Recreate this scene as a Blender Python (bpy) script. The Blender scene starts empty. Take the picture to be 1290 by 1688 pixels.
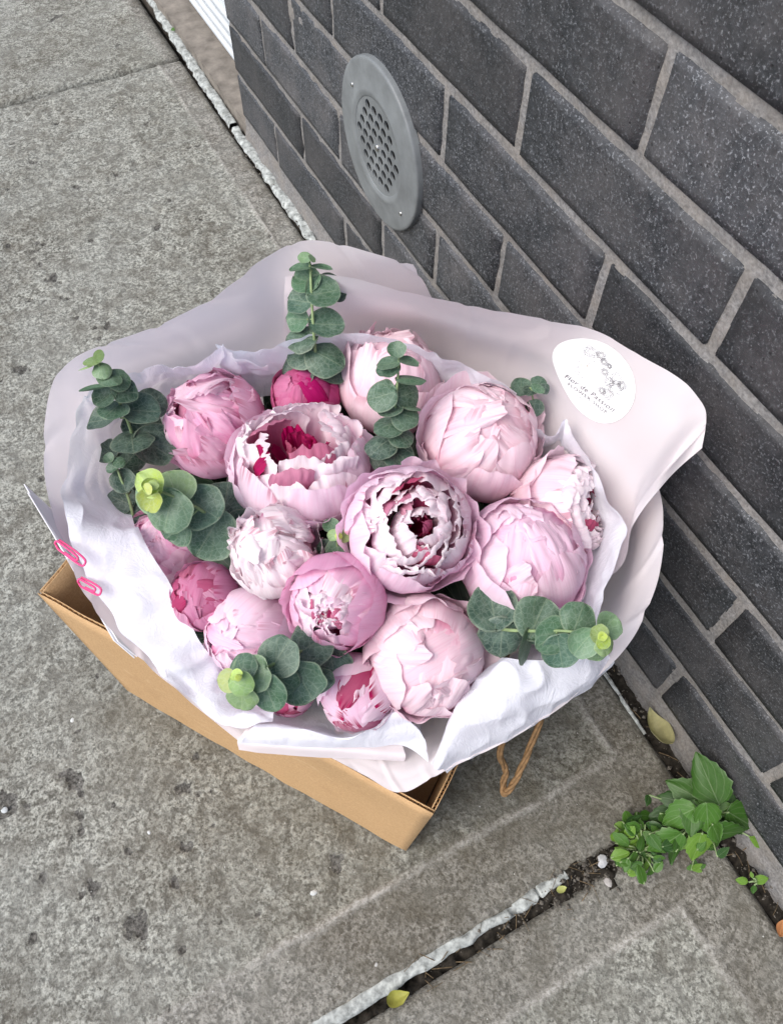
import bpy, bmesh, math, random
import numpy as np
from mathutils import Vector, Matrix
from mathutils.bvhtree import BVHTree

# ---------------------------------------------------------------- camera, sky, sun, exposure
scene = bpy.context.scene
H = 0.9                                   # camera height above the pavement
F, CX, CY = 1295.0, 645.0, 844.0          # focal length and centre in photograph pixels
R = np.array([[0.8851, -0.3977, 0.2417], [-0.4654, -0.7600, 0.4536], [0.0033, -0.5140, -0.8578]])
RIGHT, DOWN, FWD = R[:, 0].copy(), R[:, 1].copy(), R[:, 2].copy()
CAM = np.array([0, 0, H])
cd = bpy.data.cameras.new('camera'); cam = bpy.data.objects.new('camera', cd)
scene.collection.objects.link(cam); scene.camera = cam
cd.sensor_fit = 'VERTICAL'; cd.sensor_height = 24; cd.lens = 24 * F / 1688
cd.clip_start = 0.01; cd.clip_end = 500
m = Matrix.Identity(4)
for i in range(3):
    m[i][0], m[i][1], m[i][2], m[i][3] = RIGHT[i], -DOWN[i], -FWD[i], CAM[i]
cam.matrix_world = m

SUN_EL, SUN_AZ = math.radians(54), math.radians(266)     # azimuth from +Y clockwise
world = bpy.data.worlds.new('World'); scene.world = world; world.use_nodes = True
wn = world.node_tree.nodes; wl = world.node_tree.links
sky = wn.new('ShaderNodeTexSky'); sky.sky_type = 'NISHITA'; sky.sun_disc = False
sky.sun_elevation = SUN_EL; sky.sun_rotation = SUN_AZ; sky.dust_density = 3.0; sky.air_density = 1.0
wl.new(sky.outputs[0], wn['Background'].inputs[0]); wn['Background'].inputs[1].default_value = 0.12
sd = bpy.data.lights.new('sun', 'SUN'); sun = bpy.data.objects.new('sun', sd); scene.collection.objects.link(sun)
sd.energy = 1.5; sd.angle = math.radians(46); sd.color = (1, 0.975, 0.94)
sv = Vector((math.sin(SUN_AZ) * math.cos(SUN_EL), math.cos(SUN_AZ) * math.cos(SUN_EL), math.sin(SUN_EL)))
sun.rotation_euler = sv.to_track_quat('Z', 'Y').to_euler(); sun.location = sv * 5
vs = scene.view_settings; vs.view_transform = 'Standard'; vs.look = 'None'; vs.gamma = 1
vs.use_curve_mapping = False; vs.exposure = 0.88

# ---------------------------------------------------------------- helpers
rng = random.Random(7)
COL = scene.collection.objects
WALLX = 0.394

def ray(px, py):
    return R @ np.array([px - CX, py - CY, F])
def P(px, py, z):
    r = ray(px, py); return CAM + (z - H) / r[2] * r
def depth(p): return float((np.asarray(p) - CAM) @ FWD)
def view_dir(r, u, t):
    "direction from image right, image up and towards the viewer"
    v = r * RIGHT - u * DOWN - t * FWD; return v / np.linalg.norm(v)
def nrm(v): return v / (np.linalg.norm(v) + 1e-12)

def hash3(i, j, k, s=0):
    h = (i * 374761393 + j * 668265263 + k * 2147483647 + s * 1274126177) & 0xffffffff
    h = ((h ^ (h >> 13)) * 1274126177) & 0xffffffff
    return ((h ^ (h >> 16)) & 0xffff) / 65535.0
def vnoise(p, s=0):
    p = np.asarray(p, float); q = np.floor(p).astype(np.int64); f = p - q; f = f * f * (3 - 2 * f)
    o = 0
    for a in (0, 1):
        for b in (0, 1):
            for c in (0, 1):
                w = (f[..., 0] if a else 1 - f[..., 0]) * (f[..., 1] if b else 1 - f[..., 1]) * (f[..., 2] if c else 1 - f[..., 2])
                o = o + w * hash3(q[..., 0] + a, q[..., 1] + b, q[..., 2] + c, s)
    return o * 2 - 1
def fbm(p, s=0, oct=4):
    o = 0; a = 1.0; p = np.asarray(p, float)
    for k in range(oct):
        o = o + a * vnoise(p, s + k); p = p * 2.03; a *= .5
    return o

def mesh(name, V, Fc, mat=None, parent=None, loc=None, smooth=True, uv=None, attrs=None, mesh_only=False):
    me = bpy.data.meshes.new(name)
    V = np.asarray(V, float)
    if loc is not None: V = V - np.asarray(loc)
    me.from_pydata(V.tolist(), [], [tuple(int(i) for i in f) for f in Fc] if not isinstance(Fc, list) else Fc)
    if smooth: me.polygons.foreach_set('use_smooth', [True] * len(me.polygons))
    if uv is not None:
        a = me.attributes.new('puv', 'FLOAT_VECTOR', 'POINT')
        u3 = np.zeros((len(V), 3)); u3[:, :np.shape(uv)[1]] = uv
        a.data.foreach_set('vector', u3.ravel())
    if attrs:
        for k, x in attrs.items():
            a = me.attributes.new(k, 'FLOAT', 'POINT'); a.data.foreach_set('value', np.asarray(x, float))
    if mat: me.materials.append(mat)
    me.update()
    if mesh_only: return me
    o = bpy.data.objects.new(name, me); COL.link(o)
    if parent: o.parent = parent
    return o
def empty(name, loc):
    o = bpy.data.objects.new(name, None); COL.link(o); o.location = [float(x) for x in loc]; o.empty_display_size = .02
    return o
def tag(o, label=None, cat=None, group=None, kind=None):
    if label: o['label'] = label
    if cat: o['category'] = cat
    if group: o['group'] = group
    if kind: o['kind'] = kind
    return o
def grid_faces(nu, nv):
    return [(j * nu + i, j * nu + i + 1, (j + 1) * nu + i + 1, (j + 1) * nu + i) for j in range(nv - 1) for i in range(nu - 1)]
def crom(pts, n):
    "uniform Catmull-Rom through pts, n samples"
    pts = np.asarray(pts, float); k = len(pts)
    t = np.linspace(0, k - 1, n); i = np.minimum(t.astype(int), k - 2); f = (t - i)[:, None]
    g = lambda j: pts[np.clip(j, 0, k - 1)]
    p0 = np.where((i == 0)[:, None], 2 * g(i) - g(i + 1), g(i - 1)); p1 = g(i); p2 = g(i + 1)
    p3 = np.where((i + 2 > k - 1)[:, None], 2 * g(i + 1) - g(i), g(i + 2))
    return .5 * (2 * p1 + (p2 - p0) * f + (2 * p0 - 5 * p1 + 4 * p2 - p3) * f ** 2 + (3 * p1 - p0 - 3 * p2 + p3) * f ** 3)
def tube(pts, rad, n=8):
    "verts, faces of a tube through pts (radius a number or a list)"
    pts = np.asarray(pts, float); k = len(pts); rad = np.broadcast_to(rad, (k,))
    V = []; Fs = []; up = np.array([.3, .2, .93])
    for i in range(k):
        t = nrm(pts[min(i + 1, k - 1)] - pts[max(i - 1, 0)])
        a = np.cross(t, up); a = nrm(a if np.linalg.norm(a) > 1e-3 else np.cross(t, [1, 0, 0])); b = np.cross(t, a); up = np.cross(a, t)
        for j in range(n):
            an = 2 * math.pi * j / n; V.append(pts[i] + rad[i] * (math.cos(an) * a + math.sin(an) * b))
    for i in range(k - 1):
        for j in range(n):
            Fs.append((i * n + j, i * n + (j + 1) % n, (i + 1) * n + (j + 1) % n, (i + 1) * n + j))
    Fs.append(tuple(range(n))[::-1]); Fs.append(tuple(range((k - 1) * n, k * n)))
    return V, Fs
def boxvf(lo, hi):
    V = [(x, y, z) for z in (lo[2], hi[2]) for y in (lo[1], hi[1]) for x in (lo[0], hi[0])]
    return V, [(0, 2, 3, 1), (4, 5, 7, 6), (0, 1, 5, 4), (2, 6, 7, 3), (0, 4, 6, 2), (1, 3, 7, 5)]
class MB:
    def __init__(s): s.V = []; s.F = []
    def add(s, V, Fs):
        n = len(s.V); s.V += [tuple(v) for v in V]; s.F += [tuple(i + n for i in f) for f in Fs]; return s
    def build(s, name, mat, parent=None, loc=None, smooth=False): return mesh(name, s.V, s.F, mat, parent, loc, smooth)

# ---------------------------------------------------------------- materials
class NT:
    def __init__(s, name):
        s.m = bpy.data.materials.new(name); s.m.use_nodes = True; s.t = s.m.node_tree; s.n = s.t.nodes
        s.b = s.n['Principled BSDF']; s.out = s.n['Material Output']
    def link(s, a, b): s.t.links.new(a, b)
    def node(s, ty, **k):
        n = s.n.new(ty)
        for a, v in k.items(): setattr(n, a, v)
        return n
    def setin(s, sock, v):
        if hasattr(v, 'is_linked') or isinstance(v, bpy.types.NodeSocket): s.link(v, sock)
        else: sock.default_value = v
    def obj(s): return s.node('ShaderNodeTexCoord').outputs['Object']
    def attr(s, name, out='Fac'): return s.node('ShaderNodeAttribute', attribute_name=name).outputs[out]
    def noise(s, vec, scale, detail=4, rough=.55, dist=0, out='Fac'):
        n = s.node('ShaderNodeTexNoise'); s.setin(n.inputs['Vector'], vec); n.inputs['Scale'].default_value = scale
        n.inputs['Detail'].default_value = detail; n.inputs['Roughness'].default_value = rough; n.inputs['Distortion'].default_value = dist
        return n.outputs[out]
    def vor(s, vec, scale, feature='F1', out='Distance', rnd=1):
        n = s.node('ShaderNodeTexVoronoi', feature=feature); s.setin(n.inputs['Vector'], vec); n.inputs['Scale'].default_value = scale
        n.inputs['Randomness'].default_value = rnd; return n.outputs[out]
    def ramp(s, fac, stops, interp='LINEAR'):
        n = s.node('ShaderNodeValToRGB'); e = n.color_ramp; e.interpolation = interp
        while len(e.elements) < len(stops): e.elements.new(.5)
        for el, (p, c) in zip(e.elements, stops):
            el.position = p; el.color = (c, c, c, 1) if isinstance(c, (int, float)) else (*c, 1)
        s.setin(n.inputs[0], fac); return n.outputs[0]
    def math(s, op, a, b=0.0, c=None, clamp=False):
        n = s.node('ShaderNodeMath', operation=op, use_clamp=clamp); s.setin(n.inputs[0], a); s.setin(n.inputs[1], b)
        if c is not None: s.setin(n.inputs[2], c)
        return n.outputs[0]
    def mix(s, fac, a, b, blend='MIX'):
        n = s.node('ShaderNodeMix', data_type='RGBA', blend_type=blend, clamp_factor=True)
        s.setin(n.inputs[0], fac)
        for so, v in ((n.inputs[6], a), (n.inputs[7], b)):
            if isinstance(v, (tuple, list)): so.default_value = (*v[:3], 1)
            else: s.link(v, so)
        return n.outputs[2]
    def mapping(s, vec, scale=(1, 1, 1), rot=(0, 0, 0)):
        n = s.node('ShaderNodeMapping'); s.setin(n.inputs[0], vec); n.inputs['Scale'].default_value = scale; n.inputs['Rotation'].default_value = rot
        return n.outputs[0]
    def bump(s, h, strength=.5, dist=.001, normal=None):
        n = s.node('ShaderNodeBump'); s.setin(n.inputs['Height'], h); n.inputs['Strength'].default_value = strength; n.inputs['Distance'].default_value = dist
        if normal is not None: s.link(normal, n.inputs['Normal'])
        s.link(n.outputs[0], s.b.inputs['Normal']); s.normal = n.outputs[0]; return n.outputs[0]
    def fin(s, col=None, rough=None, spec=None, metal=None, transl=0, tcol=None, sheen=0):
        b = s.b
        if col is not None:
            if isinstance(col, (tuple, list)): b.inputs['Base Color'].default_value = (*col[:3], 1)
            else: s.link(col, b.inputs['Base Color'])
        if rough is not None: s.setin(b.inputs['Roughness'], rough)
        if spec is not None: b.inputs['Specular IOR Level'].default_value = spec
        if metal is not None: b.inputs['Metallic'].default_value = metal
        if sheen: b.inputs['Sheen Weight'].default_value = sheen
        if transl:
            t = s.node('ShaderNodeBsdfTranslucent'); c = tcol if tcol is not None else col
            if isinstance(c, (tuple, list)): t.inputs[0].default_value = (*c[:3], 1)
            else: s.link(c, t.inputs[0])
            if hasattr(s, 'normal'): s.link(s.normal, t.inputs['Normal'])
            x = s.node('ShaderNodeMixShader'); x.inputs[0].default_value = transl
            s.link(b.outputs[0], x.inputs[1]); s.link(t.outputs[0], x.inputs[2]); s.link(x.outputs[0], s.out.inputs[0])
        return s.m

def mat_concrete():
    t = NT('concrete'); o = t.obj()
    fine = t.noise(o, 210, 2, .6); grain = t.noise(o, 460, 2, .6); med = t.noise(o, 75, 3, .6, .5); big = t.noise(o, 7, 5, .6); blot = t.noise(o, 24, 4, .62, .6)
    mg = t.attr('margin'); pit = t.attr('pit'); dirt_shade = t.attr('dirt_shade'); ridge = t.attr('ridge')
    cell = t.node('ShaderNodeSeparateColor'); t.link(t.vor(o, 360, out='Color'), cell.inputs[0])
    cell2 = t.node('ShaderNodeSeparateColor'); t.link(t.vor(o, 640, out='Color'), cell2.inputs[0])
    mixn = t.math('ADD', t.math('ADD', t.math('MULTIPLY', fine, .45), t.math('MULTIPLY', grain, .30)), t.math('ADD', t.math('MULTIPLY', cell.outputs[0], .15), t.math('MULTIPLY', cell2.outputs[1], .10)))
    sand = t.ramp(mixn, [(.385, .0), (.49, .5), (.60, 1.0)])
    c = t.mix(sand, (.094, .093, .080), (.43, .435, .385))
    cm = t.mix(sand, (.085, .078, .066), (.35, .335, .30))
    c = t.mix(t.math('MULTIPLY', mg, .85), c, cm)
    spots = t.ramp(med, [(.40, 1), (.50, 0)])
    c = t.mix(t.math('MULTIPLY', spots, .6), c, (.075, .07, .058))
    bl = t.ramp(blot, [(.38, 1), (.56, 0)])
    c = t.mix(t.math('MULTIPLY', bl, .5), c, (.11, .10, .08))
    bg = t.ramp(big, [(.38, 0), (.62, 1)])
    c = t.mix(t.math('MULTIPLY', bg, .18), c, (.38, .40, .375))
    dn = t.math('MULTIPLY', dirt_shade, t.ramp(t.noise(o, 38, 5, .65), [(.3, .35), (.62, 1)]))
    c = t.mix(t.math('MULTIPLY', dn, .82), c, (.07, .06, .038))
    c = t.mix(t.math('MULTIPLY', ridge, .95), c, t.mix(sand, (.24, .23, .20), (.42, .41, .38)))
    pm = t.ramp(t.math('MULTIPLY_ADD', t.noise(o, 190, 4, .7), .9, t.math('SUBTRACT', pit, .55)), [(.26, 0), (.40, .85)])
    c = t.mix(pm, c, t.mix(sand, (.03, .029, .026), (.13, .125, .115)))
    specks = t.ramp(t.vor(o, 150, out='Distance'), [(.07, 1), (.12, 0)])
    sel = t.ramp(t.noise(o, 55, 2), [(.58, 0), (.64, 1)])
    c = t.mix(t.math('MULTIPLY', t.math('MULTIPLY', specks, sel), .8), c, (.62, .63, .6))
    h = t.math('ADD', mixn, t.math('ADD', t.math('MULTIPLY', med, .8), t.math('MULTIPLY', blot, .4)))
    t.bump(h, .8, .003)
    return t.fin(c, t.ramp(fine, [(.3, .95), (.8, .75)]), .25)
def mat_brick():
    t = NT('charcoal_brick'); o = t.obj()
    info = t.node('ShaderNodeObjectInfo')
    add = t.node('ShaderNodeVectorMath', operation='ADD'); t.link(o, add.inputs[0])
    sc = t.node('ShaderNodeVectorMath', operation='SCALE'); t.link(info.outputs['Location'], sc.inputs[0]); sc.inputs['Scale'].default_value = 7.3
    t.link(sc.outputs[0], add.inputs[1]); v = add.outputs[0]
    fine = t.noise(v, 420, 3, .7); med = t.noise(v, 130, 4, .65); big = t.noise(v, 14, 5, .6)
    c = t.mix(t.ramp(med, [(.35, 0), (.7, 1)]), (.016, .018, .0205), (.048, .0515, .057))
    c = t.mix(t.ramp(fine, [(.55, 0), (.68, .9)]), c, (.20, .21, .225))
    c = t.mix(t.ramp(big, [(.42, 0), (.72, .5)]), c, (.115, .108, .108))
    sp = t.ramp(t.vor(v, 210), [(.10, 1), (.17, 0)]); sel = t.ramp(t.noise(v, 60, 2), [(.50, 0), (.58, 1)])
    c = t.mix(t.math('MULTIPLY', t.math('MULTIPLY', sp, sel), .5), c, (.30, .31, .315))
    pits = t.ramp(t.vor(v, 95), [(.07, 1), (.14, 0)])
    c = t.mix(t.math('MULTIPLY', pits, .6), c, (.018, .018, .02))
    val = t.node('ShaderNodeHueSaturation'); t.link(c, val.inputs['Color']); t.setin(val.inputs['Value'], t.math('MULTIPLY_ADD', info.outputs['Random'], .75, .65))
    t.bump(t.math('SUBTRACT', t.math('ADD', fine, t.math('MULTIPLY', med, 1.2)), t.math('MULTIPLY', pits, .9)), .55, .0012)
    return t.fin(val.outputs[0], .55, .45)
def mat_mortar():
    t = NT('mortar'); o = t.obj(); f = t.noise(o, 300, 4, .6); b = t.noise(o, 24, 5, .65)
    c = t.mix(t.ramp(f, [(.3, 0), (.7, 1)]), (.125, .122, .119), (.28, .274, .268))
    c = t.mix(t.ramp(b, [(.42, 0), (.68, .6)]), c, (.24, .215, .185))
    t.bump(t.math('ADD', f, b), .7, .0015)
    return t.fin(c, .9, .2)
def mat_petal():
    t = NT('petal'); info = t.node('ShaderNodeObjectInfo'); tint = info.outputs['Color']; streak = info.outputs['Alpha']
    sep = t.node('ShaderNodeSeparateXYZ'); t.link(t.attr('puv', 'Vector'), sep.inputs[0]); u, v, e = sep.outputs
    comb = t.node('ShaderNodeCombineXYZ'); t.link(t.math('MULTIPLY', u, 17), comb.inputs[0]); t.link(t.math('MULTIPLY', v, 1.3), comb.inputs[1])
    t.link(t.math('MULTIPLY', info.outputs['Random'], 40), comb.inputs[2])
    vein = t.noise(comb.outputs[0], 1.0, 3, .6)
    blotch = t.noise(t.attr('puv', 'Vector'), 2.2, 3, .5)
    sc_t = t.node('ShaderNodeSeparateColor'); t.link(tint, sc_t.inputs[0]); kp = t.math('MULTIPLY', sc_t.outputs[1], 1.0, clamp=True)
    pale = t.mix(t.math('MINIMUM', kp, .58), tint, (.95, .89, .93))
    deep = t.mix(1, tint, (.86, .50, .66), 'MULTIPLY')
    c = t.mix(t.ramp(v, [(.1, 0), (.62, 1)]), deep, tint)
    c = t.mix(t.ramp(v, [(.06, .9), (.34, 0)]), c, t.mix(1, tint, (.62, .14, .34), 'MULTIPLY'))
    edge = t.ramp(e, [(.0, 1), (.45, 0)])
    c = t.mix(t.math('MULTIPLY', edge, .6), c, pale)
    c = t.mix(t.math('MULTIPLY', t.ramp(blotch, [(.42, 0), (.7, 1)]), .45), c, pale)
    c = t.mix(t.math('MULTIPLY', t.ramp(vein, [(.48, 0), (.72, 1)]), .22), c, deep)
    # magenta flecks along some petal edges
    n2 = t.noise(comb.outputs[0], .38, 2, .5)
    s = t.math('MULTIPLY', t.math('MULTIPLY', t.ramp(n2, [(.50, 0), (.56, 1)]), t.ramp(e, [(.04, 1), (.16, 0)])), streak)
    c = t.mix(s, c, (.42, .012, .10))
    t.bump(vein, .22, .0012)
    return t.fin(c, .6, .15, transl=.38, sheen=.0)
def mat_leaf(name, veins=8.0, bloom=1.0):
    t = NT(name); info = t.node('ShaderNodeObjectInfo'); tint = info.outputs['Color']; o = t.obj()
    sep = t.node('ShaderNodeSeparateXYZ'); t.link(t.attr('puv', 'Vector'), sep.inputs[0]); u, v, e = sep.outputs
    n = t.noise(o, 95, 4, .65); n2 = t.noise(o, 420, 3, .6)
    c = t.mix(t.ramp(n, [(.35, 0), (.72, .55)]), tint, t.mix(.5 * bloom + .1, tint, (.30, .42, .31) if bloom > .5 else (.16, .30, .05)))
    c = t.mix(t.ramp(n2, [(.45, 0), (.8, .35)]), c, t.mix(1, tint, (.5, .55, .5), 'MULTIPLY'))
    ret = t.ramp(t.vor(o, 240, 'DISTANCE_TO_EDGE'), [(.0, .30 * bloom), (.09, 0)])
    c = t.mix(ret, c, t.mix(.6, tint, (.45, .55, .46)))
    blm = t.ramp(t.noise(o, 40, 5, .7), [(.45, 0), (.75, .45 * bloom)])
    c = t.mix(blm, c, (.115, .185, .14))
    au = t.math('ABSOLUTE', u)
    mid = t.ramp(au, [(.015, 1), (.05, 0)])
    w = t.math('SINE', t.math('MULTIPLY', t.math('SUBTRACT', v, t.math('MULTIPLY', au, .55)), veins * 6.283))
    side = t.math('MULTIPLY', t.ramp(w, [(.80, 0), (.97, 1)]), .12)
    vv = t.math('MAXIMUM', t.math('MULTIPLY', mid, .3), side)
    c = t.mix(vv, c, t.mix(.45, tint, (.55, .62, .42)))
    c = t.mix(t.ramp(e, [(.0, .45), (.07, 0)]), c, t.mix(.5, tint, (.45, .5, .36)))
    t.bump(t.math('SUBTRACT', n, t.math('MULTIPLY', vv, .8)), .35, .0012)
    return t.fin(c, .48, .4, transl=.16)
def mat_paper():
    t = NT('wrapping_paper'); o = t.obj(); n = t.noise(o, 9, 3, .5)
    c = t.mix(t.ramp(n, [(.35, 0), (.68, 1)]), (.90, .825, .83), (.875, .83, .855))
    t.bump(t.noise(o, 700, 2), .05, .0004)
    return t.fin(c, .42, .35, transl=.40, tcol=(.98, .90, .91))
def mat_tissue():
    t = NT('tissue_paper'); o = t.obj(); n = t.noise(o, 30, 4, .6); w = t.noise(t.mapping(o, (1, 1, .4)), 60, 5, .65, .8)
    c = t.mix(n, (.82, .845, .92), (.86, .875, .935))
    t.bump(t.math('ABSOLUTE', t.math('SUBTRACT', w, .5)), .55, .004)
    return t.fin(c, .5, .3, transl=.36, tcol=(.95, .93, .96))
def mat_plain(name, c, rough=.6, spec=.3, bscale=0, var=.25, bstr=.3, metal=0, transl=0):
    t = NT(name); o = t.obj(); n = t.noise(o, bscale or 60, 4, .6)
    cc = t.mix(t.ramp(n, [(.3, 0), (.7, 1)]), tuple(x * (1 - var) for x in c), tuple(min(1, x * (1 + var)) for x in c))
    if bstr: t.bump(n, bstr, .0008)
    return t.fin(cc, rough, spec, metal, transl=transl)
def mat_kraft():
    t = NT('kraft_board'); o = t.obj(); f = t.noise(o, 500, 3, .6); s = t.noise(t.mapping(o, (1, 1, 9)), 60, 3, .6); b = t.noise(o, 10, 3)
    c = t.mix(t.ramp(f, [(.3, 0), (.75, 1)]), (.40, .245, .115), (.56, .37, .195))
    c = t.mix(t.math('MULTIPLY', t.ramp(s, [(.4, 0), (.7, 1)]), .2), c, (.36, .215, .10))
    c = t.mix(t.math('MULTIPLY', b, .2), c, (.55, .38, .21))
    sc2 = t.ramp(t.noise(t.mapping(o, (1, 1, 3)), 34, 5, .7, 1.2), [(.60, 0), (.70, .5)])
    c = t.mix(sc2, c, (.62, .45, .27))
    st2 = t.ramp(t.noise(o, 16, 4, .6), [(.56, 0), (.70, .35)])
    c = t.mix(st2, c, (.30, .175, .08))
    t.bump(t.math('ADD', f, s), .25, .0008)
    return t.fin(c, .72, .25)
def mat_tint(name, rough=.6, var=.3, scale=120, transl=0):
    t = NT(name); info = t.node('ShaderNodeObjectInfo'); tint = info.outputs['Color']; n = t.noise(t.obj(), scale, 4, .6)
    c = t.mix(t.ramp(n, [(.3, 0), (.7, 1)]), t.mix(1, tint, (1 - var,) * 3, 'MULTIPLY'), tint)
    t.bump(n, .3, .0008)
    return t.fin(c, rough, .3, transl=transl)

M = dict(concrete=mat_concrete(), brick=mat_brick(), mortar=mat_mortar(), petal=mat_petal(), euc=mat_leaf('eucalyptus_leaf', 3.0),
         weed=mat_leaf('weed_leaf', 5.0, 0.0), paper=mat_paper(), tissue=mat_tissue(), kraft=mat_kraft(), tint=mat_tint('plain_tint'),
         soil=mat_plain('soil', (.022, .019, .015), .95, .2, 160, .7, 1.0),
         sealant=mat_plain('sealant', (.33, .35, .335), .85, .2, 120, .6, 1.0),
         vent=mat_plain('vent_plastic', (.172, .186, .19), .45, .4, 30, .22, .2),
         dark=mat_plain('cavity_shade', (.01, .01, .01), .8, .1, 40, .2, 0),
         screw=mat_plain('screw_steel', (.5, .5, .48), .3, .5, 90, .2, 0, 1),
         white_metal=mat_plain('white_metal', (.56, .60, .63), .4, .4, 25, .06, .05),
         step=mat_plain('step_stone', (.20, .18, .155), .85, .2, 35, .35, .6),
         card=mat_plain('card', (.80, .79, .82), .5, .3, 40, .04, .03, transl=.1),
         sticker=mat_plain('sticker', (.93, .95, .94), .35, .4, 40, .02, 0),
         ink=mat_plain('ink_grey', (.15, .14, .15), .6, .2, 40, .05, 0),
         gold=mat_plain('ink_gold', (.62, .42, .22), .6, .2, 40, .05, 0),
         clip=mat_plain('pink_wire', (.74, .07, .22), .3, .5, 60, .08, 0),
         cord=mat_plain('paper_cord', (.25, .15, .07), .75, .25, 260, .35, .6),
         stem=mat_plain('green_stem', (.22, .30, .14), .55, .3, 90, .25, .2))

# ---------------------------------------------------------------- ground and pavement
g = mesh('ground', [(-30, -30, -.06), (30, -30, -.06), (30, 30, -.06), (-30, 30, -.06)], [(0, 1, 2, 3)], M['soil'])
tag(g, kind='structure')
pave = empty('pavement', (0, 0, 0)); tag(pave, kind='structure')
PITS = [(-.112, .262, .011), (-.225, .283, .010), (-.217, .334, .013), (-.201, .160, .012), (-.291, .342, .012), (-.30, .20, .006), (-.245, .215, .005), (-.17, .12, .005),
        (-.155, .185, .005), (-.13, .21, .006), (-.19, .235, .005), (-.05, .52, .006), (-.15, .62, .007), (-.12, .95, .008), (-.03, 1.12, .009), (.02, .98, .006), (.07, 1.33, .006)]
def slab(x0, x1, y0, y1, step, my0, my1, mx1, seed, thick=.05):
    "a cast slab with trowelled margins of width my0/my1 (near, far) and mx1 (wall side)"
    nx = max(2, int((x1 - x0) / step) + 1); ny = max(2, int((y1 - y0) / step) + 1)
    xs = np.linspace(x0, x1, nx); ys = np.linspace(y0, y1, ny); X, Y = np.meshgrid(xs, ys)
    p = np.stack([X, Y, np.zeros_like(X)], -1)
    wob = .002 * vnoise(p * 40, seed + 9) + .0025 * vnoise(p * 9, seed + 8)
    my0, my1, mx1 = [q if q > 0 else -.06 for q in (my0, my1, mx1)]
    dn = (Y - y0) - my0 + wob; df = (y1 - Y) - my1 + wob; dr = (x1 - X) - mx1 + wob
    din = np.minimum(np.minimum(dn, df), dr)                # > 0 inside the rough field
    margin = np.clip(.5 - din / .004, 0, 1)
    z = .0010 * fbm(p * 75, seed, 3) * (1 - .75 * margin) + .0012 * fbm(p * 14, seed + 3, 3)
    ridge = np.exp(-(din / .0036) ** 2) * (.45 + .55 * np.clip(vnoise(p * 30, seed + 4) + .5, 0, 1)) * np.clip(1.0 + .9 * vnoise(p * 5, seed + 14), 0, 1)
    z += .0036 * ridge  # ridge left by the edging tool
    pit = np.zeros_like(X)
    for (a, b, r) in PITS:
        d = np.hypot(X - a, (Y - b) * .8) / r + .75 * fbm(p * 130, seed + 5, 2)
        pit = np.maximum(pit, np.clip((1.05 - d) / .4, 0, 1))
    sp = np.clip((fbm(p * 55, seed + 6, 2) - .92) / .18, 0, 1) * (1 - margin); pit = np.maximum(pit, sp * .8)
    z -= .0035 * pit
    e = np.minimum(np.minimum(X - x0, x1 - X), np.minimum(Y - y0, y1 - Y)) + .0015 * vnoise(p * 60, seed + 7)
    z -= .006 * np.clip(1 - e / .008, 0, 1) ** 2
    # grime mixed with painted shade round box and wall corner, grime along the wall
    dirt_shade = np.clip(1 - np.hypot((X - .14) / .36, (Y - .26) / .42), 0, 1) ** .6
    dirt_shade = np.maximum(dirt_shade, .6 * np.clip(1 - np.hypot((X - .36) / .34, (Y - .05) / .38), 0, 1) ** .6); dirt_shade = np.maximum(dirt_shade, .55 * np.clip(1 - (x1 - X) / .02, 0, 1)); dirt_shade = np.clip(dirt_shade + .25 * vnoise(p * 8, seed + 12), 0, 1)
    V = np.stack([X, Y, z], -1).reshape(-1, 3); Fs = grid_faces(nx, ny)
    idx = [i for i in range(nx)] + [j * nx + nx - 1 for j in range(1, ny)] + [(ny - 1) * nx + i for i in range(nx - 2, -1, -1)] + [j * nx for j in range(ny - 2, 0, -1)]
    n = len(V); V = np.vstack([V, [(V[i][0], V[i][1], -thick) for i in idx]])
    k = len(idx)
    Fs += [(idx[(i + 1) % k], idx[i], n + i, n + (i + 1) % k) for i in range(k)]
    z0 = lambda a: np.concatenate([a.ravel(), np.ones(k) * .3])
    o = mesh('slab', V, Fs, M['concrete'], pave, attrs=dict(margin=z0(margin), pit=z0(pit), dirt_shade=z0(dirt_shade), ridge=z0(ridge)))
    return o
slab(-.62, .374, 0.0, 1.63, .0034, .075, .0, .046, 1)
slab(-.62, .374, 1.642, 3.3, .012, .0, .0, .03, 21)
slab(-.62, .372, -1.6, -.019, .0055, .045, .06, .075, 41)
slab(-2.3, -.632, 0.0, 1.63, .02, .0, .0, .0, 61)
slab(-2.3, -.632, -1.6, -.019, .02, .0, .0, .0, 71)
slab(-2.3, -.632, 1.642, 3.3, .02, .0, .0, .0, 81)
slab(-.62, .392, 3.31, 6, .04, .0, .0, .0, 91)
slab(-4, -.632, 3.31, 6, .04, .0, .0, .0, 95)

# soil that fills the open joints: lumps along the near joint and the foot of the wall
def strip(name, x0, x1, y0, y1, step, zf, mat, parent=None, seed=0):
    nx = max(3, int(abs(x1 - x0) / step) + 1); ny = max(3, int(abs(y1 - y0) / step) + 1)
    X, Y = np.meshgrid(np.linspace(x0, x1, nx), np.linspace(y0, y1, ny)); p = np.stack([X, Y, 0 * X], -1)
    Z = zf(X, Y, p)
    return mesh(name, np.stack([X, Y, Z], -1).reshape(-1, 3), grid_faces(nx, ny), mat, parent)
s = strip('joint_soil', -.62, .40, -.034, .006, .003, lambda X, Y, p: -.011 + .008 * fbm(p * 120, 3, 3) + .006 * np.clip((X - .12) / .1, 0, 1), M['soil'])
tag(s, 'dark crumbly soil packed in the open pavement joint', 'soil', kind='stuff')
s = strip('joint_soil', .366, .41, -1.4, 1.63, .004, lambda X, Y, p: -.011 + .007 * fbm(p * 110, 5, 3), M['soil'])
tag(s, 'dark soil and grit along the foot of the brick wall', 'soil', kind='stuff')

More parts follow.
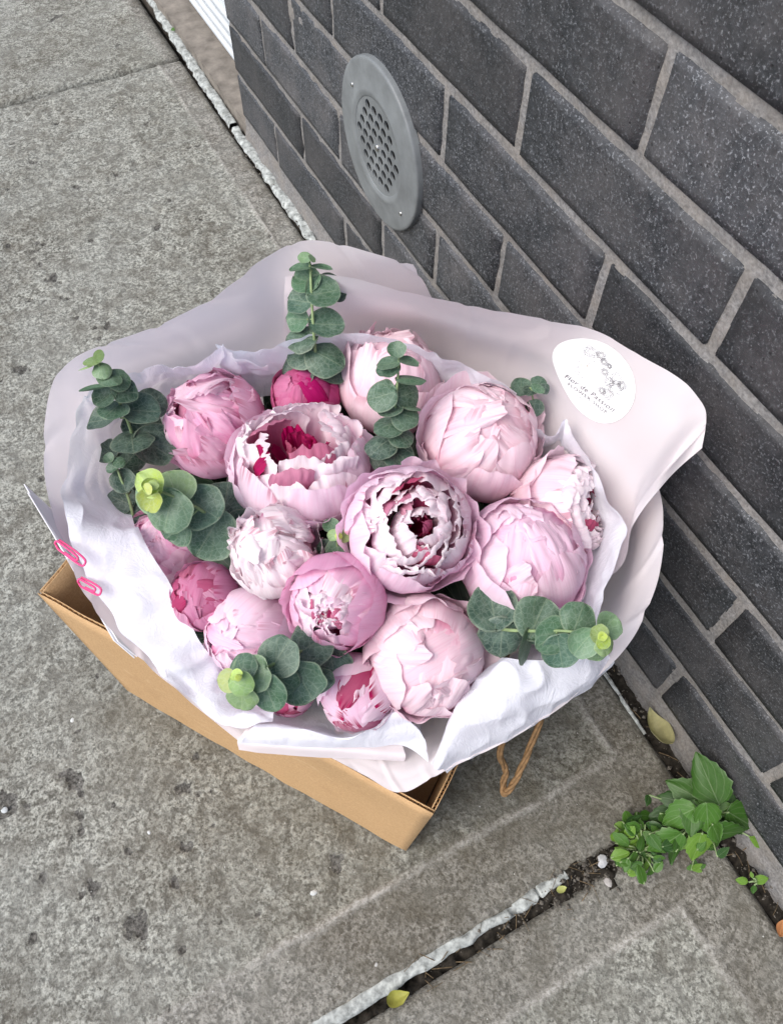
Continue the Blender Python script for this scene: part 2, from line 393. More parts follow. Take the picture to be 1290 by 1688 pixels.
# pale sealant
def sealant(pts, w, h, seed, label, breaks=()):
    pts = crom(pts, 160); V = []; Fs = []; n = 7
    for i, p in enumerate(pts):
        t = nrm(pts[min(i + 1, len(pts) - 1)] - pts[max(i - 1, 0)]); a = np.cross(t, [0, 0, 1]); q = np.array([p * 45])
        nz = fbm(q, seed, 3)[0]; nz2 = fbm(q + 31, seed, 3)[0]
        ww = w * (1 + .30 * nz); k = 1.0
        for b in breaks:
            if abs(i / (len(pts) - 1) - b) < .008: k = .05
        for j in range(n):
            f = j / (n - 1) * 2 - 1
            V.append(p + a * (f * ww / 2 + .0016 * nz2) + np.array([0, 0, -.004 + k * h * (1 - abs(f) ** 8) * (1 + .25 * nz2) + .0006 * vnoise(np.array([p * 300 + j]), seed)[0]]))
    for i in range(len(pts) - 1):
        for j in range(n - 1): Fs.append((i * n + j, i * n + j + 1, (i + 1) * n + j + 1, (i + 1) * n + j))
    o = mesh('sealant_strip', V, Fs, M['sealant']); tag(o, label, 'sealant', 'strips of joint sealant'); return o
sealant([(-.3, -.001, 0), (-.1, -.002, 0), (.05, -.002, 0), (.155, -.001, 0), (.21, .0005, -.001)],   .013, .0042, 2, 'pale grey sealant strip along the open joint below the box', (.71, .82))
sealant([(.384, .66, 0), (.382, .85, 0), (.386, 1.05, 0), (.387, 1.2, 0), (.386, 1.36, 0)], .019, .0070, 5, 'whitish sealant bead at the wall foot behind the bouquet', (.2, .42, .71))
sealant([(.375, .30, 0), (.3745, .22, 0), (.374, .16, 0), (.374, .12, -.001), (.3735, .08, -.003)], .004, .005, 8, 'thin pale sealant line at the wall foot right of the box')
sealant([(.386, 1.37, 0), (.388, 1.5, 0), (.392, 1.7, 0), (.40, 1.95, 0)], .020, .008, 11, 'broken grey sealant bead in front of the doorway step', (.1, .2, .33, .45, .6, .7, .85))

# ---------------------------------------------------------------- brick wall
wall = empty('brick_wall', (WALLX, 0.2, 0))
tag(wall, 'dark charcoal brick wall with grey mortar joints', 'wall')
WL = np.array([WALLX, .2, 0]); YE = 1.322; Y0 = -1.05; COURSE = .0841; ZB = .040; PITCH = .2635
def brick_mesh(L, hgt, seed):
    bm = bmesh.new(); bmesh.ops.create_cube(bm, size=1)
    bmesh.ops.scale(bm, vec=(.10, L, hgt), verts=bm.verts)
    bmesh.ops.bevel(bm, geom=bm.edges[:], offset=.0014, segments=2, affect='EDGES')
    bmesh.ops.subdivide_edges(bm, edges=[e for e in bm.edges if e.calc_length() > .05], cuts=9, use_grid_fill=True)
    bm.verts.ensure_lookup_table(); C3 = np.array([v.co[:] for v in bm.verts]); q = C3 * 60 + np.array([seed * 7, 0, 0])
    C3[:, 1] += .0006 * vnoise(q, seed); C3[:, 2] += .0006 * vnoise(q + 40, seed) + .0005 * vnoise(q * .25, seed + 2); C3[:, 0] += .0006 * vnoise(q * .4 + 9, seed)
    for v, c3 in zip(bm.verts, C3): v.co = c3
    me = bpy.data.meshes.new('brick'); bm.to_mesh(me); bm.free(); me.materials.append(M['brick'])
    me.polygons.foreach_set('use_smooth', [True] * len(me.polygons)); return me
FULL = [brick_mesh(PITCH - .0092, COURSE - .0100, i) for i in range(4)]
cache = {}
for k in range(20):
    z0 = ZB + k * COURSE; off = (.105 if k % 2 == 0 else -.02)
    j = [off + PITCH * i for i in range(-6, 8)]; j = [y for y in j if Y0 + .03 < y < YE - .03]; j = [Y0] + j + [YE + .0092 / 2]
    for a, b in zip(j[:-1], j[1:]):
        L = b - a - .0092
        if L < .03: continue
        if abs(L - (PITCH - .0092)) < .004: me = rng.choice(FULL)
        else:
            key = round(L, 2); me = cache.setdefault(key, brick_mesh(L, COURSE - .0100, 11 + len(cache)))
        o = bpy.data.objects.new('brick', me); COL.link(o); o.parent = wall
        o.location = np.array([WALLX + .05 + rng.uniform(-.001, .0012), (a + b) / 2 + rng.uniform(-.0012, .0012), z0 + COURSE / 2 + rng.uniform(-.0008, .0008)]) - WL
        o.rotation_euler = (rng.uniform(-.003, .003), rng.uniform(-.004, .004), rng.uniform(-.003, .003))
# mortar bed: a rough sheet 2-4 mm behind the brick faces
ys = np.linspace(Y0, YE - .004, 700); zs = np.linspace(-.05, ZB + 20 * COURSE, 480)
Yg, Zg = np.meshgrid(ys, zs); p = np.stack([Yg, Zg, 0 * Yg], -1)
Xg = WALLX + .0022 + .0011 * fbm(p * 60, 77, 3) + .0012 * vnoise(p * 14, 78)
Xg = np.maximum(Xg, WALLX + .0012)
Xg -= np.clip((ZB - .002 - Zg) / .03, 0, 1) * (.004 + .003 * vnoise(p * 25, 79))          # fillet at the foot
mo = mesh('mortar', np.stack([Xg, Yg, Zg], -1).reshape(-1, 3), [f[::-1] for f in grid_faces(700, 480)], M['mortar'], wall, WL)
V, Fs = boxvf((WALLX + .012, Y0, -.05), (WALLX + .11, YE - .006, ZB + 20 * COURSE)); mesh('wall_core', V, Fs, M['mortar'], wall, WL, False)

# doorway beyond the wall's end: stone step, white ribbed sill and grey door foot
st = MB().add(*boxvf((.398, YE - .004, -.05), (.60, 3.4, .022)))
so = st.build('door_step', M['step']); tag(so, 'stained beige stone step at the doorway past the brick wall', 'step')
dr = empty('door', (.455, 2.2, .022)); tag(dr, 'white ribbed door foot in the doorway past the brick wall', 'door')
DL = (.455, 2.2, .022)
MB().add(*boxvf((.460, YE + .002, .022), (.49, 3.4, .125))).build('sill', M['white_metal'], dr, DL)
for i in range(4):
    V, Fs = tube([(.4585, YE + .003, .036 + i * .024), (.4585, 3.38, .036 + i * .024)], .0075, 10)
    mesh('rib', V, Fs, M['white_metal'], dr, DL)
MB().add(*boxvf((.470, YE + .002, .1255), (.50, 3.4, 2.0))).build('door_leaf', mat_plain('grey_paint', (.10, .11, .125), .5, .4, 20, .1, .05), dr, DL)

# ---------------------------------------------------------------- round vent cover on the wall
VC = np.array([WALLX, .765, .318]); VR = .098
vent = empty('vent_cover', VC); tag(vent, 'round grey perforated vent cover fixed on the dark brick wall', 'vent cover')
def lathe_x(prof, n=96):
    "profile (radius, x outwards) spun round the wall normal; x is negative out of the wall"
    V = [(-x, r * math.cos(2 * math.pi * i / n), r * math.sin(2 * math.pi * i / n)) for (r, x) in prof for i in range(n)]
    Fs = [(k * n + i, k * n + (i + 1) % n, (k + 1) * n + (i + 1) % n, (k + 1) * n + i) for k in range(len(prof) - 1) for i in range(n)]
    return V, Fs
V, Fs = lathe_x([(.0565, .002), (.0565, .0085), (.057, .0092), (.0585, .0094), (.0605, .0102), (.063, .0106), (.0655, .0102), (.068, .0095), (.080, .0093), (.094, .0091), (.0965, .0087), (VR, .0078), (VR + .0005, .006), (VR + .0005, -.001)])
mesh('flange', V, [f for f in Fs], M['vent'], vent)
cu = bpy.data.curves.new('perf', 'CURVE'); cu.dimensions = '2D'; cu.fill_mode = 'BOTH'; cu.extrude = .0014
def circ(cx, cy, r, n):
    sp = cu.splines.new('POLY'); sp.points.add(n - 1); sp.use_cyclic_u = True
    for i in range(n): sp.points[i].co = (cx + r * math.cos(2 * math.pi * i / n), cy + r * math.sin(2 * math.pi * i / n), 0, 1)
circ(0, 0, .0566, 80)
for a in range(-4, 5):
    for b in range(-4, 5):
        yy = (a + b / 2) * .0158; zz = b * .0137
        if .004 < math.hypot(yy, zz) < .0512: circ(yy, zz, .0060, 16)
co = bpy.data.objects.new('perf', cu); COL.link(co)
bpy.context.view_layer.update()
me = bpy.data.meshes.new_from_object(co.evaluated_get(bpy.context.evaluated_depsgraph_get())); bpy.data.objects.remove(co)
for v in me.vertices: v.co = (-.0072 - v.co.z, v.co.x, v.co.y)
me.materials.clear(); me.materials.append(M['vent'])
o = bpy.data.objects.new('perforated_disc', me); COL.link(o); o.parent = vent
V, Fs = lathe_x([(.0001, .0014), (.0564, .0014)], 48); mesh('shade_disc', V, Fs, M['dark'], vent)  # black disc standing in for the shade inside the vent cavity
def screw(y, z, r):
    V, Fs = lathe_x([(r, .007), (r, .0098), (r * .8, .0108), (.0002, .011)], 16); V = [(a, b + y, c + z) for a, b, c in V]; mesh('screw', V, Fs, M['screw'], vent)
screw(0, 0, .0042); screw(.062, .045, .0028); screw(-.062, -.05, .0028)

# ---------------------------------------------------------------- cardboard box
BR = P(714, 1342, .2); BLc = P(62, 978, .2); BD = nrm(BLc - BR); BLEN = float(np.linalg.norm(BLc - BR)); BN = np.array([BD[1], -BD[0], 0]); BN = BN if BN[0] > 0 else -BN
BW = .285; BH = .2; T = .0036; SHR = .016
B0 = BR.copy(); B0[2] = 0
box = empty('cardboard_box', B0); tag(box, 'open brown corrugated cardboard box holding the bouquet', 'box')
def bp(a, b, z):
    "point in the box: a along the front from the right corner, b towards the wall; the walls lean out a little"
    k = (1 - z / BH) * SHR
    a2 = k + a * (BLEN - 4 * k) / BLEN; b2 = -k * .7 + b * (BW + 1.4 * k) / BW
    return B0 + BD * a2 + BN * b2 + np.array([0, 0, z])
def warp(q, d, inw, z):
    "small dents and bow of the board"
    w_ = .0022 * float(vnoise(np.array([[q[0] * 9 + 3, q[1] * 9, z * 10]]), 5)[0]) + .0008 * float(vnoise(np.array([[q[0] * 34, q[1] * 34 + 7, z * 30]]), 6)[0])
    edge = min(1, min(q[0], BLEN - q[0]) / .03 + min(q[1], BW - q[1]) / .03)
    return bp(*(q + inw * (d + w_ * edge)), z)
def panel(p0, p1, inward):
    "one wall of the box between plan points p0 and p1, two liners and the wavy sheet between"
    p0 = np.array(p0, float); p1 = np.array(p1, float); inw = np.array(inward, float)
    def liner(d0, d1):
        na, nz = 40, 9; V = []; Fs = []
        for d in (d0, d1):
            for kz in range(nz):
                for ka in range(na):
                    q = p0 + (p1 - p0) * ka / (na - 1); z = .001 + (BH - .001) * kz / (nz - 1)
                    V.append(warp(q, d, inw, z))
        m_ = na * nz
        for kz in range(nz - 1):
            for ka in range(na - 1):
                a = kz * na + ka; Fs += [(a, a + 1, a + na + 1, a + na), (m_ + a, m_ + a + na, m_ + a + na + 1, m_ + a + 1)]
        t0 = (nz - 1) * na
        for ka in range(na - 1): Fs.append((t0 + ka, t0 + ka + 1, m_ + t0 + ka + 1, m_ + t0 + ka))
        for kz in range(nz - 1):
            for a in (kz * na, kz * na + na - 1): Fs.append((a, a + na, m_ + a + na, m_ + a))
        return V, Fs
    o = MB().add(*liner(0, .0007)).add(*liner(T - .0007, T)).build('side_panel', M['kraft'], box, B0, True)
    L = np.linalg.norm(p1 - p0); n = int(L / .0065) * 6; V = []; Fs = []
    for i in range(n + 1):
        q = p0 + (p1 - p0) * i / n; d = T / 2 + (T / 2 - .0005) * math.sin(2 * math.pi * i / 6)
        for z in (BH - .009, BH - .0006): V.append(warp(q, d, inw, z))
    Fs = [(2 * i, 2 * i + 2, 2 * i + 3, 2 * i + 1) for i in range(n)]
    mesh('corrugation', V, Fs, M['kraft'], o, B0)
panel((0, 0), (BLEN, 0), (0, 1)); panel((0, BW), (BLEN, BW), (0, -1))
panel((0, T + .0003), (0, BW - T - .0003), (1, 0)); panel((BLEN, T + .0003), (BLEN, BW - T - .0003), (-1, 0))
V = [bp(a, b, z) for z in (.003, .006) for (a, b) in ((.004, .004), (BLEN - .004, .004), (BLEN - .004, BW - .004), (.004, BW - .004))]
mesh('bottom_panel', V, [(0, 3, 2, 1), (4, 5, 6, 7), (0, 1, 5, 4), (1, 2, 6, 5), (2, 3, 7, 6), (3, 0, 4, 7)], M['kraft'], box, B0, False)
# twisted paper cord handle hanging from the short side
cpts = crom([P(893, 1180, .165), P(872, 1235, .145), P(856, 1272, .13), P(843, 1296, .118), P(831, 1308, .112), P(829, 1292, .113), P(833, 1270, .122), P(824, 1245, .135), P(832, 1205, .152), P(840, 1180, .165)], 90)
mb = MB()
for ph in (0, 2.1, 4.2):
    q = []
    for i, p in enumerate(cpts):
        t = nrm(cpts[min(i + 1, 89)] - cpts[max(i - 1, 0)]); a = nrm(np.cross(t, [.1, .2, .97])); b = np.cross(t, a); an = i * .22 + ph
        q.append(p + .0017 * (math.cos(an) * a + math.sin(an) * b))
    mb.add(*tube(q, .0019, 6))
mb.build('cord_handle', M['cord'], box, B0, True)

# ---------------------------------------------------------------- sheets of paper
BC = np.array([.115, .335, .10])
def sheet(name, rim, inner, mat, parent, ploc, fr=(.55, .82), lift=.010, n=150, mrows=44, base=True, wave=.003, crump=0, seed=0, override=None, lip=None, wf=26, crease=0):
    "loft from a gathered base through the inner line to the rim; rows are photo points with real heights"
    rw = np.array([P(*q) for q in rim]); iw = np.array([P(*q) for q in inner])
    rowsw = []
    if base:
        b = BC + (iw - BC) * np.array([.28, .28, 0]); b[:, 2] = .05; rowsw.append(b)
        b2 = BC + (iw - BC) * np.array([.66, .66, 0]); b2[:, 2] = iw[:, 2] * .55 + .02; rowsw.append(b2)
    rowsw.append(iw)
    for f in fr:
        q = iw + (rw - iw) * f; q[:, 2] += lift * math.sin(math.pi * f); rowsw.append(q)
    rowsw.append(rw)
    if lip is not None: rowsw.append(np.array([P(*q) for q in lip]))
    if override:
        for (r, c), q in override.items(): rowsw[r][c] = P(*q)
    A = np.array([crom(r, n) for r in rowsw])                      # rows x n x 3
    S = np.stack([crom(A[:, i], mrows) for i in range(n)], 1)       # mrows x n x 3
    du = np.gradient(S, axis=1); dv = np.gradient(S, axis=0); N = np.cross(du, dv); N /= np.linalg.norm(N, axis=-1, keepdims=True) + 1e-9
    vv = np.linspace(0, 1, mrows)[:, None]; uu = np.linspace(0, 1, n)[None, :]
    w = np.stack([np.broadcast_to(uu * wf, (mrows, n)), np.broadcast_to(vv * 1.6, (mrows, n)), 0 * S[..., 0] + seed], -1)
    d = wave * fbm(w, seed, 2) * (.3 + .7 * vv)
    if crease:
        qc = np.stack([np.broadcast_to(uu * wf * 1.1 + vv * 1.4, (mrows, n)) + seed, np.broadcast_to(vv * .9, (mrows, n)), 0 * S[..., 0] + 3.3], -1)
        d = d + crease * (np.clip(1 - 5 * np.abs(vnoise(qc, seed + 7)), 0, 1)) * (.35 + .65 * vv)
    if crump:
        q = S * 22 + seed * 3.1; q = q + .6 * np.stack([vnoise(S * 14 + 5, seed), vnoise(S * 14 + 9, seed), vnoise(S * 14 + 13, seed)], -1)
        d = d + crump * (1 - 2 * np.abs(vnoise(q, seed + 1))) + crump * .55 * (1 - 2 * np.abs(vnoise(q * 2.3, seed + 2)))
    S = S + N * d[..., None]
    o = mesh(name, S.reshape(-1, 3), grid_faces(n, mrows), mat, parent, ploc)
    return o, S, N
WP = np.array([BC[0], BC[1], .05])
wrap = empty('wrapping_paper', WP); tag(wrap, 'matte pale pink wrapping paper flaring around the peonies', 'wrapping paper')
A_rim = [(395, 1225, .245), (300, 1150, .25), (225, 1085, .26), (160, 1010, .275), (112, 925, .29), (84, 830, .31), (72, 735, .33), (82, 650, .35), (108, 602, .365), (180, 565, .375), (270, 528, .385), (350, 490, .395), (430, 432, .41), (500, 397, .425), (590, 412, .43), (680, 437, .435)]
A_in = [(450, 1165, .20), (370, 1120, .20), (315, 1070, .20), (270, 1010, .20), (230, 940, .21), (195, 860, .22), (175, 780, .23), (180, 705, .24), (205, 670, .25), (260, 640, .26), (330, 615, .265), (400, 600, .27), (465, 590, .275), (530, 580, .28), (610, 570, .285), (735, 560, .285)]
sheet('paper_sheet', A_rim, A_in, M['paper'], wrap, WP, wave=.0026, seed=3, wf=14, crease=.0022, n=260)
B_rim = [(470, 455, .405), (547, 453, .425), (620, 468, .432), (700, 487, .44), (780, 503, .445), (850, 519, .45), (920, 532, .452), (988, 548, .452), (1062, 588, .45), (1128, 630, .45), (1158, 668, .45), (1163, 700, .447), (1155, 738, .44)]
B_in = [(470, 590, .285), (540, 580, .288), (610, 572, .29), (680, 570, .295), (740, 590, .305), (800, 615, .32), (850, 640, .335), (890, 680, .34), (930, 730, .34), (960, 780, .335), (985, 830, .32), (1000, 890, .305), (1005, 951, .30)]
_, BS, BNrm = sheet('paper_sheet', B_rim, B_in, M['paper'], wrap, WP, wave=.0020, seed=9, wf=12, crease=.0016, n=260, override={(3, 12): (1045, 865, .352), (4, 12): (1093, 797, .40), (3, 11): (1060, 800, .375), (4, 11): (1110, 750, .43)})
C_rim = [(1050, 740, .365), (1086, 805, .365), (1094, 880, .36), (1081, 962, .35), (1045, 1048, .335), (985, 1117, .318), (920, 1167, .302), (840, 1217, .286), (762, 1258, .27), (705, 1287, .26), (655, 1306, .25), (600, 1278, .243), (540, 1246, .238)]
C_in = [(985, 830, .27), (1000, 880, .26), (1000, 935, .255), (985, 985, .25), (955, 1035, .245), (915, 1080, .24), (870, 1115, .235), (815, 1150, .23), (760, 1180, .225), (710, 1200, .22), (660, 1210, .215), (610, 1205, .21), (560, 1195, .21)]
sheet('paper_sheet', C_rim, C_in, M['paper'], wrap, WP, wave=.0018, seed=15, wf=10, crease=.0018, n=260)
D_rim = [(391, 1222, .252), (440, 1230, .254), (520, 1236, .255), (600, 1241, .254), (668, 1246, .252)]
D_in = [(440, 1180, .225), (480, 1190, .225), (540, 1195, .225), (600, 1200, .225), (650, 1200, .225)]
D_lip = [(394, 1236, .243), (440, 1243, .245), (520, 1249, .246), (600, 1252, .246), (666, 1254, .244)]
sheet('paper_sheet', D_rim, D_in, M['paper'], wrap, WP, wave=.0008, seed=21, base=False, lip=D_lip, mrows=30, n=80, wf=6)

tis = empty('tissue_paper', WP + np.array([0, 0, .02])); TL = WP + np.array([0, 0, .02]); tag(tis, 'crumpled white tissue paper between the peonies and pink wrapping', 'tissue paper')
T1r = [(450, 1200, .258), (375, 1196, .26), (300, 1140, .268), (230, 1068, .278), (165, 985, .292), (120, 900, .312), (104, 820, .332), (108, 735, .348), (132, 662, .362), (150, 648, .372), (195, 632, .372), (270, 602, .375), (330, 583, .378), (368, 562, .386), (385, 585, .38), (440, 585, .38)]
T1i = [(455, 1165, .235), (410, 1145, .235), (350, 1088, .262), (316, 1030, .292), (280, 958, .302), (232, 886, .304), (205, 815, .25), (190, 750, .255), (190, 700, .26), (205, 680, .265), (230, 665, .27), (290, 655, .27), (335, 648, .27), (380, 640, .27), (410, 635, .27), (450, 630, .27)]
sheet('tissue_sheet', T1r, T1i, M['tissue'], tis, TL, wave=.006, crump=.0046, seed=31, lift=.004, base=False, n=220, mrows=60, wf=22)
T2r = [(355, 566, .384), (400, 585, .38), (450, 570, .384), (510, 553, .388), (565, 543, .39), (630, 552, .39), (700, 572, .39), (745, 590, .388), (800, 620, .385), (850, 650, .38)]
T2i = [(380, 660, .27), (420, 655, .27), (470, 650, .27), (520, 640, .275), (570, 630, .275), (640, 625, .275), (690, 640, .275), (740, 660, .275), (790, 690, .275), (830, 720, .275)]
sheet('tissue_sheet', T2r, T2i, M['tissue'], tis, TL, wave=.004, crump=.003, seed=37, lift=.003, base=False, n=180, mrows=50, wf=16)
T3r = [(880, 690, .372), (905, 708, .366), (932, 690, .376), (955, 720, .375), (985, 772, .372), (1003, 822, .368), (1030, 872, .362), (1006, 960, .35), (990, 1022, .338), (962, 1080, .328), (900, 1135, .308), (820, 1190, .288)]
T3i = [(860, 745, .27), (885, 765, .27), (910, 780, .27), (930, 800, .27), (945, 830, .27), (955, 860, .268), (960, 900, .265), (945, 950, .26), (930, 1000, .255), (900, 1040, .25), (850, 1080, .245), (790, 1130, .24)]
sheet('tissue_sheet', T3r, T3i, M['tissue'], tis, TL, wave=.004, crump=.0026, seed=43, lift=.003, base=False, n=200, mrows=50, wf=18)
def patch(rows, n, mrows, crump, seed):
    A = np.array([crom([P(*q) for q in r], n) for r in rows]); S = np.stack([crom(A[:, i], mrows) for i in range(n)], 1)
    N = np.cross(np.gradient(S, axis=1), np.gradient(S, axis=0)); N /= np.linalg.norm(N, axis=-1, keepdims=True) + 1e-9
    q = S * 24 + seed; d = crump * (1 - 2 * np.abs(vnoise(q, seed))) + crump * .5 * (1 - 2 * np.abs(vnoise(q * 2.4, seed + 1)))
    return mesh('tissue_sheet', (S + N * d[..., None]).reshape(-1, 3), grid_faces(n, mrows), M['tissue'], tis, TL)
patch([[(830, 1090, .30), (790, 1130, .29), (745, 1190, .275), (716, 1262, .262)], [(838, 1086, .335), (800, 1124, .327), (752, 1185, .305), (718, 1265, .277)], [(905, 1088, .342), (862, 1136, .332), (790, 1192, .305), (722, 1268, .275)],
       [(990, 1075, .335), (940, 1135, .318), (835, 1196, .296), (730, 1268, .271)], [(1005, 1085, .315), (945, 1150, .30), (845, 1208, .283), (735, 1272, .262)]], 120, 90, .0036, 51)
patch([[(440, 1150, .20), (510, 1150, .20), (575, 1160, .20), (620, 1150, .20), (650, 1150, .20), (690, 1180, .20), (700, 1200, .20)], [(420, 1190, .235), (500, 1190, .24), (570, 1200, .24), (620, 1180, .25), (655, 1176, .255), (690, 1200, .255), (698, 1225, .25)], [(418, 1194, .265), (500, 1196, .272), (570, 1214, .272), (618, 1188, .285), (656, 1171, .294), (688, 1196, .285), (703, 1215, .275)],
       [(405, 1212, .262), (490, 1216, .268), (560, 1226, .268), (620, 1212, .278), (650, 1200, .286), (688, 1216, .278), (704, 1240, .268)], [(396, 1224, .253), (480, 1231, .256), (560, 1237, .257), (620, 1236, .259), (652, 1232, .266), (682, 1240, .266), (705, 1258, .26)]], 120, 50, .0022, 57)

# sticker on the wrapping paper, with its printed drawing and words
bs = BVHTree.FromPolygons([Vector(v) for v in BS.reshape(-1, 3)], grid_faces(BS.shape[1], BS.shape[0]))
def hitB(px, py):
    d = Vector(nrm(ray(px, py))); h = bs.ray_cast(Vector(CAM), d); return np.array(h[0]) if h[0] else None
sc_ = hitB(977, 626); s1 = hitB(1010, 648); s2 = hitB(998, 590)
ex = nrm(s1 - sc_); e2 = s2 - sc_; ey = nrm(e2 - (e2 @ ex) * ex); en = np.cross(ex, ey); en = en if en @ FWD < 0 else -en
def onB(x, y, off):
    y = y * .90
    p = sc_ + ex * x + ey * y; h = bs.ray_cast(Vector(p + en * .02), Vector(-en), .05)
    return (np.array(h[0]) if h[0] else p) + en * off
SR = .0395
stk = None
V = [onB(0, 0, .0007)]; Fs = []; n = 64; nr = 8
for k in range(1, nr + 1):
    for i in range(n): V.append(onB(SR * k / nr * math.cos(2 * math.pi * i / n), SR * k / nr * math.sin(2 * math.pi * i / n), .0007))
for i in range(n): Fs.append((0, 1 + i, 1 + (i + 1) % n))
for k in range(nr - 1):
    for i in range(n): a = 1 + k * n; b = 1 + (k + 1) * n; Fs.append((a + i, b + i, b + (i + 1) % n, a + (i + 1) % n))
stk = mesh('sticker', V, Fs, M['sticker'], wrap, WP); stk['label'] = 'round white shop sticker with a line drawing of flowers'
def pen(lines, w, name, mat):
    "thin printed ribbons following the sticker; coordinates in sticker radii"
    mb = MB()
    for L in lines:
        L = np.array(L, float) * SR
        pts = [onB(x, y, .0013) for x, y in L]; V = []; k = len(pts)
        for i in range(k):
            t = nrm(pts[min(i + 1, k - 1)] - pts[max(i - 1, 0)]); a = np.cross(en, t) * w / 2; V += [pts[i] - a, pts[i] + a]
        mb.add(V, [(2 * i, 2 * i + 1, 2 * i + 3, 2 * i + 2) for i in range(k - 1)])
    return mb.build(name, mat, stk, WP)
r2 = random.Random(4)
def rose(cx, cy, r, k=4):
    out = []
    for q in range(k):
        rr = r * (1 - q / k * .8); n_ = 6 + q % 2; ph = r2.uniform(0, 6)
        out.append([(cx + rr * (1 + .16 * math.cos(n_ * a + ph)) * math.cos(a), cy + rr * (1 + .16 * math.cos(n_ * a + ph)) * math.sin(a)) for a in np.linspace(0, 6.283, 22)])
    return out
lines = []
for (cx, cy, r) in [(-.20, .66, .15), (.02, .70, .10), (.12, .58, .08), (.25, .55, .06), (.50, .38, .15), (.55, .16, .17), (.36, .20, .12), (.44, -.08, .13), (.28, -.10, .09), (.20, .36, .09), (.66, .30, .10)]: lines += rose(cx, cy, r)
for (bx_, by_, a, L_) in [(-.30, .50, 2.1, .2), (-.34, .40, 2.6, .22), (-.36, .28, 3.0, .24), (-.36, .14, 3.4, .22), (-.32, .02, 3.9, .2), (-.24, -.08, 4.3, .16)]:   # leaves on the left of the drawing
    b0 = np.array([bx_, by_]); t_ = b0 + L_ * np.array([math.cos(a), math.sin(a)]); s_ = np.array([-math.sin(a), math.cos(a)]) * .05
    lines.append([b0, b0 * .6 + t_ * .4 + s_, t_, b0 * .6 + t_ * .4 - s_, b0])
lines.append([(-.02, .42), (.06, .30), (.03, .22), (.10, .14), (.05, .08), (.12, .02), (.05, -.08), (-.08, -.06), (-.14, .06)])   # face in profile
lines.append([(-.05, .50), (-.16, .40), (-.20, .26), (-.16, .12)]); lines.append([(-.08, .46), (.0, .48), (.08, .42)])
pen(lines, .00026, 'drawing', M['ink'])
pen([[(-.30, .40), (-.26, .26), (-.30, .12), (-.22, .02), (-.26, -.06)], [(-.24, .42), (-.20, .28), (-.24, .14), (-.16, .0)], [(-.34, .30), (-.32, .16), (-.34, .04)]], .0003, 'drawing_gold', M['gold'])
def words(txt, size, cx, cy, shear, space, name):
    cu = bpy.data.curves.new('txt', 'FONT'); cu.body = txt; cu.size = size; cu.align_x = 'CENTER'; cu.shear = shear; cu.space_character = space
    ob = bpy.data.objects.new('txt', cu); COL.link(ob); bpy.context.view_layer.update()
    me = bpy.data.meshes.new_from_object(ob.evaluated_get(bpy.context.evaluated_depsgraph_get())); bpy.data.objects.remove(ob)
    for v in me.vertices: v.co = Vector(onB(v.co.x + cx * SR, v.co.y + cy * SR, .0014) - WP)
    me.materials.clear(); me.materials.append(M['ink']); o = bpy.data.objects.new(name, me); COL.link(o); o.parent = stk
words('Flor de Passion', .0078, .0, -.40, .45, 1.12, 'script_lettering'); words('FLOWER SHOP', .0056, .0, -.56, 0, 1.25, 'capital_lettering'); words('we bloom in passion', .0026, .0, -.67, 0, 1.1, 'small_lettering')

# ---------------------------------------------------------------- greeting card and clips
def quadslab(pts, th):
    pts = [np.array(q) for q in pts]; n_ = nrm(np.cross(pts[1] - pts[0], pts[3] - pts[0])) * th / 2
    V = [q - n_ for q in pts] + [q + n_ for q in pts]
    return V, [(3, 2, 1, 0), (4, 5, 6, 7), (0, 1, 5, 4), (1, 2, 6, 5), (2, 3, 7, 6), (3, 0, 4, 7)]
c0 = P(40, 798, .335); c1 = P(188, 1056, .232)
card = empty('greeting_card', c1); tag(card, 'thin white greeting card clipped to the left side of the wrapping', 'card')
V, Fs = quadslab([c0, c1, P(222, 1085, .212), P(128, 880, .262)], .0009); mesh('front_leaf', V, Fs, M['card'], card, c1, False)
V, Fs = quadslab([P(46, 812, .334), P(195, 1058, .2325), P(226, 1083, .213), P(132, 880, .264)], .0009); mesh('back_leaf', V, Fs, M['card'], card, c1, False)
yl = empty('note_slip', P(165, 1000, .25)); tag(yl, 'pale yellow paper slip tucked behind the greeting card', 'paper slip')
V, Fs = quadslab([P(150, 975, .268), P(200, 1030, .25), P(205, 1052, .235), P(160, 1000, .25)], .0006); o = mesh('slip', V, Fs, M['tint'], yl, P(165, 1000, .25), False); o.color = (.72, .66, .36, 1)
def clip(pa, pb, label):
    pa = P(*pa); pb = P(*pb); ax = nrm(pb - pa); L = np.linalg.norm(pb - pa); sd_ = nrm(np.cross(ax, FWD)); up = -FWD
    loop = [(0.0, .0035), (.5, .0040), (.92, .0030), (1.0, 0), (.92, -.0030), (.5, -.0034), (.12, -.0034), (0, -.002), (-.05, .0), (0, .0022), (.3, .0022), (.7, .0018), (.78, 0), (.7, -.0015), (.35, -.0017)]
    pts = [pa + ax * L * a + sd_ * b + up * (.0022 if k < 8 else .0045) for k, (a, b) in enumerate(loop)]
    o = mesh('paper_clip', *tube(crom(pts, 70), 0.00095, 8), M['clip']); tag(o, label, 'paper clip', 'pink paper clips on the greeting card')
clip((97, 896, .316), (142, 929, .326), 'pink wire paper clip higher on the card, nearer its free corner')
clip((134, 958, .302), (168, 976, .312), 'pink wire paper clip lower on the card, nearer the box')

